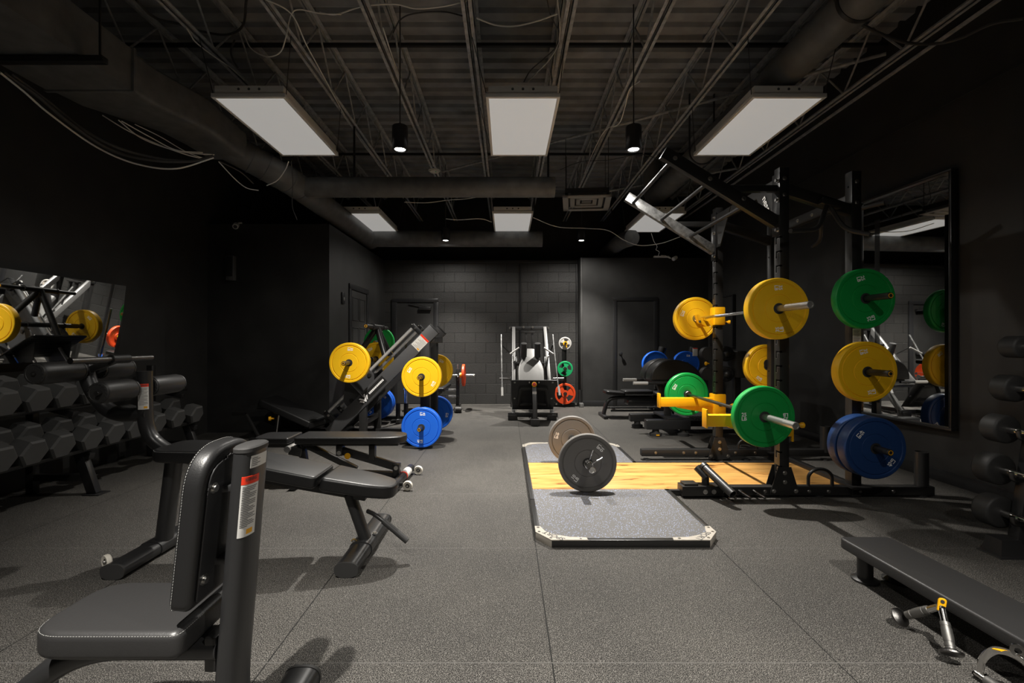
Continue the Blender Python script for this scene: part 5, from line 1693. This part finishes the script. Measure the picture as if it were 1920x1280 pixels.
bb = thing('barbell', 'chrome barbell with red plates racked on the small bench press', 'barbell', (-1.16, 8.05, .63))
MB().tube((-1.62, 8.05, .615), (-.86, 8.05, .615), .014, seg=16).build('shaft', 'chrome', bb)
for s, x in ((-1, -1.50), (1, -.82)):
    MB().lathe([(0, 0), (.034, 0), (.034, .03), (.0245, .032), (.0245, .27), (0, .27)], (x, 8.05, .615), (s, 0, 0), 22).build('sleeve', 'chrome', bb)
for x, lab in ((-.745, 'red plate seen edge-on at the right end of the bar behind the leg press'), (-1.575, 'red plate at the left end of the bar, mostly hidden behind the yellow plate')):
    t = thing('grip_plate', lab, 'weight plate', (x, 8.05, .615), None)
    MB().lathe([(.026, -.022), (.06, -.022), (.065, -.016), (.14, -.016), (.15, -.022), (.186, -.022), (.19, -.015), (.19, .015), (.186, .022), (.15, .022), (.14, .016), (.065, .016), (.06, .022), (.026, .022), (.026, -.022)], (x, 8.05, .615), (1, 0, 0), 48).build('urethane_disc', 'red', t)
    MB().lathe([(.0255, -.0225), (.033, -.0225), (.033, .0225), (.0255, .0225), (.0255, -.0225)], (x, 8.05, .615), (1, 0, 0), 24).build('hub_ring', 'knurl', t)
t = thing('peg_clip', 'yellow clamp beside the right red plate on the bar', 'clip', (-.79, 8.05, .615))
MB().lathe([(.0255, 0), (.045, 0), (.045, .03), (.0255, .03), (.0255, 0)], (-.782, 8.05, .615), (-1, 0, 0), 22).build('ring', 'ysteel', t)

# ------------------------------------------------------------------ ankle-roller back extension (right, behind the rack)
gh = thing('back_extension_bench', 'black back extension bench with two humped pads, behind the far rack post', 'exercise machine', (2.2, 6.2, 0))
def hump(y0, y1):
    pol = rpoly([(-.33, 0), (.33, 0), (.30, .13), (.16, .24), (-.05, .285), (-.22, .24), (-.32, .12)], [.03, .03, .10, .12, .14, .12, .08], 6)
    MB().slab(pol, (2.17, y1, .695), (1, 0, 0), (0, 0, 1), y1 - y0, .022, 4).build('thigh_pad', 'leather', gh)
hump(5.93, 6.16); hump(6.20, 6.43)
MB().b2(1.90, 2.45, 5.95, 6.42, .665, .695, .004).build('pad_plate', 'steel', gh)
for y in (5.92, 6.44):
    o = MB().pipe([(2.0, y, .668), (1.62, y, .668)], .016, 16).build('handle', 'steelg', gh)
    MB().pipe([(1.80, y, .668), (1.615, y, .668)], .021, 18).build('handle_grip', 'palegrip', o)
MB().bar((2.02, 6.18, .66), (2.12, 6.18, .40), .07, .08, .006).build('pad_stem', 'steel', gh)
MB().b2(2.09, 2.165, 6.10, 6.18, .10, .66, .005).build('post', 'steel', gh)
MB().b2(2.09, 2.165, 6.098, 6.0985, .47, .54).build('post_sticker', 'redpaper', gh)
MB().b2(1.77, 2.33, 5.86, 5.99, .085, .205, .012).build('foot_beam', 'steelg', gh)
MB().b2(1.72, 2.20, 6.45, 6.56, .085, .19, .012).build('foot_beam', 'steelg', gh)
MB().b2(2.05, 2.25, 5.90, 6.5, .195, .225, .006).build('post_base', 'steelg', gh)
for x, y in ((1.90, 5.92), (2.25, 5.92), (1.83, 6.50), (2.1, 6.5)):
    o = MB().lathe([(0, 0), (.075, 0), (.075, .035), (.045, .045), (.040, .09), (0, .09)], (x, y, 0), (0, 0, 1), 20).build('rubber_foot', 'rubber', gh)
MB().b2(1.885, 1.925, 5.842, 5.848, .012, .030).build('foot_marker', 'amber', gh)
MB().bar((2.15, 6.18, .12), (3.15, 6.18, .12), .09, .09, .006).build('main_beam', 'steel', gh)
MB().b2(3.02, 3.10, 6.14, 6.22, .10, .95, .005).build('roller_post', 'steel', gh)
b = MB()
for k in range(16):
    b.bar((2.42 + k * .036, 5.95, .205 - .0), (2.42 + k * .036, 6.42, .205), .02, .02, .003)
b.slab([(-.06, 0), (.60, 0), (.60, .012), (-.06, .012)], (2.40, 6.44, .185), (1, 0, 0), (0, 0, 1), .5)
b.build('step_plate', 'rubber', gh)
for z in (1.04, .775):
    b = MB().lathe([(0, 0), (.085, 0), (.10, .02), (.10, .24), (.085, .26), (0, .26)], (2.86, 6.02, z), (0, 1, 0), 32)
    o = b.build('ankle_roller', 'foam', gh)
    b = MB().lathe([(0, 0), (.075, 0), (.078, .006), (.052, .010), (.046, .028), (.030, .045), (0, .052)], (2.86, 6.022, z), (0, -1, 0), 32)
    for k in range(8):
        a = 2 * PI * k / 8
        b.lathe([(0, 0), (.012, 0), (.010, .012), (0, .012)], (2.86 + .066 * math.cos(a), 6.018, z + .066 * math.sin(a)), (0, -1, 0), 10)
    b.build('end_cap', 'satin', o)
    MB().lathe([(0, 0), (.085, 0), (.088, .01), (.088, .09), (.08, .10), (0, .10)], (2.66, 6.12, z), (0, 1, 0), 28).build('ankle_roller', 'rubber', gh)
    MB().tube((2.58, 6.15, z), (3.05, 6.15, z), .016, seg=14).build('roller_axle', 'steel', gh)
MB().b2(2.97, 3.10, 5.98, 6.40, .73, 1.08, .02).build('foot_board', 'rubber', gh)
MB().lathe([(0, 0), (.009, 0), (.009, .03), (.024, .034), (.026, .05), (.018, .056), (0, .057)], (2.66, 6.1, .91), (-1, -.2, 0), 20).build('adjuster_knob', 'ysteel', gh)

# --- sit-up bench standing across, behind it
cb = thing('curved_leg_bench', 'black ab bench with a curved front leg, standing in front of the right room', 'bench', (2.0, 7.35, 0))
for x0, x1, z, tl in ((1.55, 1.86, .345, .10), (1.83, 2.30, .375, 0), (2.32, 2.72, .350, 0)):
    pad(cb, 'pad', rpoly([(0, -.15), (x1 - x0, -.15), (x1 - x0, .15), (0, .15)], .06, 5), (x0, 7.38, z + (.03 if tl else 0)), (1, 0, -tl), (0, 1, 0), .055, 'leather', .016)
MB().sweep(fillet([(1.535, 7.37, .03), (1.60, 7.37, .29), (1.80, 7.37, .315), (2.75, 7.37, .315)], .12, 9), oval(.055, .028), (-1, 0, .3)).build('main_frame', 'steelg', cb)
MB().b2(1.50, 1.57, 7.15, 7.60, 0, .05, .012).build('front_foot', 'steelg', cb)
for y in (7.22, 7.54):
    MB().pipe([(1.62, y, .125), (2.75, y, .125)], .016, 12).build('lower_tube', 'steelg', cb)
    MB().pipe([(2.70, y, .0), (2.70, y, .33)], .022, 16).build('rear_leg', 'steelg', cb)
for x in (1.70, 2.3, 2.7):
    MB().pipe([(x, 7.22, .125), (x, 7.54, .125)], .016, 12).build('cross_tube', 'steelg', cb)
MB().b2(1.9, 2.7, 7.24, 7.52, .20, .28, .01).build('storage_box', 'satin', cb)

# --- machine with the two blue plates at the back right
bm_ = thing('plate_loaded_machine', 'dark machine holding two blue plates, behind the back extension bench', 'exercise machine', (2.8, 8.0, 0))
for x in (2.60, 3.12):
    MB().b2(x - .04, x + .04, 7.98, 8.06, .0, .98, .005).build('upright', 'steel', bm_)
    MB().lathe([(0, 0), (.06, 0), (.065, .01), (.065, .17), (.055, .18), (0, .18)], (x + .04, 7.97, .93), (.25, 0, 1), 24).build('arm_pad', 'leather', bm_)
    MB().lathe([(0, 0), (.04, 0), (.04, .008), (.0235, .010), (.0235, .18), (0, .18)], (x - .06, 7.985, .81), (0, -1, 0), 20).build('weight_peg', 'bolt', bm_)
MB().b2(3.155, 3.235, 7.86, 7.872, .955, 1.09, .001).build('instruction_sticker', 'paper', bm_)
MB().b2(3.155, 3.235, 7.858, 7.860, 1.075, 1.09, .0005).build('sticker_heading', 'redpaper', bm_)
MB().b2(2.56, 3.16, 7.98, 8.06, .30, .38, .005).build('cross_tube', 'steel', bm_)
MB().b2(2.56, 3.16, 7.98, 8.06, .0, .07, .005).build('base_rail', 'steel', bm_)
plate('blue', (2.54, 7.93, .81), 150, 'left blue plate of the machine behind the back extension pads', None)
plate('blue', (3.06, 7.93, .81), 100, 'right blue plate of the machine behind the back extension pads', None)

# ------------------------------------------------------------------ dumbbells on their rack, left wall
dr = thing('dumbbell_rack', 'two-tier black dumbbell rack along the left wall under the tilted mirror', 'rack', (-3.5, 3.4, 0))
TI = V((-.955, 0, .265)).normalized()       # the shelves tip towards the room
def shelf_pt(front_z, k, fx=-3.2):
    return V((fx, 0, front_z)) + TI * k
for fz, fx in ((.44, -3.20), (.775, -3.35)):
    for k in (.10, .34):
        p = shelf_pt(fz - .105, k, fx)
        MB().bar((p.x, 1.2, p.z), (p.x, 4.98, p.z), .05, .03, .004, (.265, 0, .955)).build('shelf_rail', 'steel', dr)
for y in (1.4, 3.66, 4.88):
    MB().bar((-3.25, y, .0), (-3.36, y, .318), .075, .055, .005, (0, 1, 0)).build('front_leg', 'steelg', dr)
    MB().bar((-3.74, y, .0), (-3.74, y, .95), .06, .055, .005, (0, 1, 0)).build('rear_leg', 'steel', dr)
    MB().bar((-3.72, y, .13), (-3.30, y, .13), .05, .05, .004).build('side_brace', 'steel', dr)
    MB().bar((-3.27, y, .295), (-3.74, y, .425), .05, .05, .004).build('side_arm', 'steel', dr)
    MB().bar((-3.40, y, .625), (-3.74, y, .715), .05, .05, .004).build('side_arm', 'steel', dr)
    MB().b2(-3.30, -3.17, y - .055, y + .055, 0, .008, .001).build('floor_plate', 'steelg', dr)
def make_dumbbell(lab):
    """axis along X, front face at the origin pointing to +X"""
    root = thing('hex_dumbbell', lab, 'dumbbell', (0, 0, 0))
    for x0, x1, a in ((-.125, 0, 1), (-.37, -.245, 1)):
        ap = .086
        b = MB()
        rings = []
        for x, r in ((x0, ap * .86), (x0 + .012, ap), (x1 - .012, ap), (x1, ap * .86)):
            rings.append([b.bm.verts.new((x, r / math.cos(PI / 6) * math.cos(R(60 * i + 0)), r / math.cos(PI / 6) * math.sin(R(60 * i)))) for i in range(6)])
        for q, w in zip(rings, rings[1:]):
            for i in range(6):
                b.bm.faces.new((q[i], q[(i + 1) % 6], w[(i + 1) % 6], w[i]))
        b.bm.faces.new(rings[0][::-1]); b.bm.faces.new(rings[-1])
        b.build('hex_head', 'hex', root, 20)
    MB().lathe([(.0, 0), (.014, 0), (.0165, .06), (.014, .12), (0, .12)], (-.245, 0, 0), (1, 0, 0), 18).build('handle', 'chrome', root)
    return root
tilt = math.atan2(.265, .955)
low = [2.95, 3.155, 3.36, 3.60, 3.81, 4.03, 4.28, 4.54, 4.81]
upp = [3.12, 3.34, 3.55, 3.77]
db = None
ordl = ['cut by the left edge of the photo', 'first whole one from the left', 'second whole one from the left', 'directly above the rack leg', 'just right of the rack leg',
        'behind the roller post', 'third from the far end', 'second from the far end', 'at the far end']
for i, y in enumerate(low):
    lab = 'dark hex dumbbell on the lower shelf, ' + ordl[i]
    loc = (-3.20, y, .44)
    if db is None:
        db = make_dumbbell(lab); db.location = loc; db.rotation_euler = (0, tilt, 0); db['group'] = 'hex dumbbells on the lower shelf'
    else:
        dup(db, loc, lab, rot=(0, tilt, 0), group='hex dumbbells on the lower shelf')
ordu = ['cut by the left edge of the photo', 'second from the left edge', 'third from the left edge', 'peeping out left of the lower roller']
for i, y in enumerate(upp):
    dup(db, (-3.35, y, .775), 'dark hex dumbbell on the upper shelf, ' + ordu[i], rot=(0, tilt, 0), group='hex dumbbells on the upper shelf')

# ------------------------------------------------------------------ fixed barbells on the right
fr_ = thing('barbell_rack', 'black upright rack of fixed barbells at the right edge', 'rack', (3.05, 2.6, 0))
for y in (2.62, 1.52):
    MB().bar((2.885, y, .03), (3.10, y, 1.46), .075, .06, .005, (0, 1, 0)).build('upright', 'steelg', fr_)
    MB().bar((2.82, y, .035), (3.62, y, .035), .07, .06, .004).build('base_rail', 'steel', fr_)
    MB().bar((3.10, y, 1.44), (3.60, y, .06), .06, .06, .004, (0, 1, 0)).build('rear_strut', 'steel', fr_)
    b = MB()
    lo = [(-.07, -.055), (.07, -.055), (.07, .055), (-.07, .055)]
    for (z0, k0), (z1, k1) in zip(((0, 1.25), (.008, 1.2), (.012, 1.0), (.095, .78)), ((.008, 1.2), (.012, 1.0), (.095, .78), (.0951, .0))):
        q = [b.bm.verts.new((2.805 + a * k0, y + c * k0, z0)) for a, c in lo]
        w = [b.bm.verts.new((2.805 + a * k1, y + c * k1, z1)) for a, c in lo]
        for i in range(4):
            b.bm.faces.new((q[i], q[(i + 1) % 4], w[(i + 1) % 4], w[i]))
    b.build('foot_cap', 'steelg', fr_)
MB().bar((3.58, 1.52, .06), (3.58, 2.62, .06), .05, .05, .004).build('cross_tube', 'steel', fr_)
dat = ((2.856, .214, .093, 'fixed barbell with the biggest round head, lowest on the rack at the right edge'), (2.852, .460, .090, 'fixed barbell second from the bottom of the rack at the right edge'),
       (2.890, .692, .082, 'fixed barbell in the middle of the rack at the right edge'), (2.944, .928, .078, 'fixed barbell second from the top of the rack at the right edge'),
       (2.982, 1.168, .064, 'fixed barbell with the smallest head, topmost on the rack at the right edge'))
for x, z, r, lab in dat:
    t = thing('fixed_barbell', lab, 'barbell', (x, 2.07, z), 'fixed barbells on the right rack')
    MB().tube((x, 1.40, z), (x, 2.73, z), .0155, seg=18).build('bar', 'chrome', t)
    for y0, s in ((2.668, 1), (1.472, -1)):
        MB().lathe([(0, 0), (r * .55, 0), (r - .012, .002), (r - .004, .007), (r, .016), (r, .090), (r - .010, .104), (r * .5, .108), (0, .108)], (x, y0, z), (0, s, 0), 48).build('round_head', 'rubber', t)
        MB().lathe([(0, -.05), (.021, -.05), (.021, 0), (0, 0)], (x, y0, z), (0, s, 0), 20).build('collar', 'chrome', t)
    for y in (2.585, 1.555):
        k = (z - .03) / 1.43
        xs = 2.885 + .215 * k
        MB().pipe(fillet([(xs, y, z - .032), (x - .034, y, z - .032), (x - .040, y, z + .012)], .02, 5), .012, 12).build('saddle_hook', 'knurl', fr_)

# ------------------------------------------------------------------ low flat bench and cable handles, front right
fb2 = thing('low_flat_bench', 'low black flat bench in the right foreground with cable handles leaning on it', 'bench', (1.87, 1.8, 0))
MB().slab(rpoly([(0, 0), (.262, .0), (.262, -1.30), (0, -1.30)][::-1], .035, 6), (1.728, 2.42, .130), (1, .0, 0), (-.03, 1, 0), .055, .012, 4).build('pad', 'leatherg', fb2)
MB().slab([(.05, -.06), (.05, -1.24), (.212, -1.24), (.212, -.06)], (1.728, 2.42, .112), (1, 0, 0), (-.03, 1, 0), .02, .003, 1).build('underframe', 'steel', fb2)
for x, y in ((1.80, 2.33), (1.955, 2.33), (1.835, 1.25), (1.99, 1.25)):
    MB().lathe([(0, 0), (.058, 0), (.058, .010), (.046, .016), (.034, .020), (.034, .118), (0, .118)], (x, y, 0), (0, 0, 1), 28).build('round_leg', 'steel', fb2)

vh = thing('tricep_handle', 'steel V-shaped cable handle with two round grip ends, leaning on the low flat bench', 'cable handle', (1.66, 1.82, 0))
apx = V((1.700, 1.815, .165))
for e in (V((1.655, 1.955, .038)), V((1.655, 1.725, .040))):
    d = (e - apx)
    L = d.length; d.normalize()
    s0 = apx + d * .008
    MB().tube(s0, apx + d * .06, .0125, seg=20).build('chrome_arm', 'chrome', vh)
    g = apx + d * .055
    MB().lathe([(0, 0), (.0155, 0), (.0165, .012), (.0155, .0125), (.0155, .020), (.0168, .0205), (.0175, .045), (.0165, .066), (.0155, .0665), (.0155, .075), (.0165, .0755), (.0165, .082), (.0155, .0825), (.0155, .10), (0, .10)], g, d, 26).build('knurled_grip', 'grip', vh)
    MB().lathe([(0, 0), (.016, 0), (.024, .004), (.036, .010), (.037, .016), (.033, .020), (0, .022)], e - d * .016, d, 30).build('end_disc', 'knurl', vh)
an = V((.35, 0, .94)).normalized()
lug = rpoly([(-.012, -.012), (.012, -.012), (.013, .036), (-.013, .036)], [.003, .003, .012, .012], 6)
ld = V((-.5, -.85, .17)).normalized()
lx = V((0, 0, 1)).cross(ld).normalized()
lo_ = MB().slab(lug, apx + V((-.002, 0, -.004)), lx, V((.25, .1, .95)), .012, .002, 1).build('lug', 'ysteel', vh)
MB().lathe([(.0, -.0005), (.0065, -.0005), (.0065, .0135), (0, .0135)], apx + V((-.002, 0, -.004)) + V((.25, .1, .95)).normalized() * .024, lx.cross(V((.25, .1, .95))), 18).build('lug_hole', 'rubber', lo_)
MB().lathe([(0, 0), (.014, 0), (.017, .006), (.014, .014), (0, .014)], apx + V((0, 0, -.008)), (0.2, 0, 1), 22).build('swivel', 'chrome', vh)

dh = thing('stirrup_handle', 'chrome stirrup cable handle with an eye, at the bottom right corner against the low bench', 'cable handle', (1.70, 1.56, 0))
A, B_ = V((1.672, 1.640, .020)), V((1.672, 1.470, .020))
pts = spline([A, V((1.684, 1.642, .075)), V((1.700, 1.612, .128)), V((1.706, 1.555, .145)), V((1.700, 1.498, .128)), V((1.684, 1.468, .075)), B_], 8)
MB().sweep(pts, rrect(.024, .006, .002, 2), (1, 0, .2)).build('strap', 'chrome', dh)
MB().tube(A + V((0, .012, 0)), B_ - V((0, .012, 0)), .010, seg=18).build('axle', 'chrome', dh)
MB().lathe([(0, 0), (.0175, 0), (.019, .006), (.019, .114), (.0175, .12), (0, .12)], (1.672, 1.615, .020), (0, -1, 0), 24).build('knurled_grip', 'grip', dh)
MB().lathe([(.009, -.006), (.020, -.006), (.020, .006), (.009, .006), (.009, -.006)], (1.712, 1.555, .165), (-.6, -.8, .2), 28).build('eye', 'chrome', dh)
MB().slab([(-.016, -.013), (.016, -.013), (.016, .013), (-.016, .013)], (1.7005, 1.600, .1385), V((.0, -.9, .35)), V((.95, .05, .2)), .002).build('yellow_band', 'ysteel', dh)

# ------------------------------------------------------------------ camera, world, view
w = bpy.data.worlds.new('dark_room')
w.use_nodes = True
w.node_tree.nodes['Background'].inputs[0].default_value = (.02, .02, .02, 1)
w.node_tree.nodes['Background'].inputs[1].default_value = 1
scene.world = w
cam = bpy.data.cameras.new('camera')
cam.sensor_width = 36
cam.lens = 36 * FPX / 1920
cam.shift_x = 10 / 1920
cam.clip_start = .02
co = bpy.data.objects.new('camera', cam)
co.location = (0, 0, EYE)
co.rotation_euler = (R(90), 0, 0)
C.objects.link(co)
scene.camera = co
scene.view_settings.view_transform = 'Standard'
scene.view_settings.look = 'None'
scene.view_settings.gamma = 1
scene.view_settings.use_curve_mapping = False
scene.view_settings.exposure = EXPO
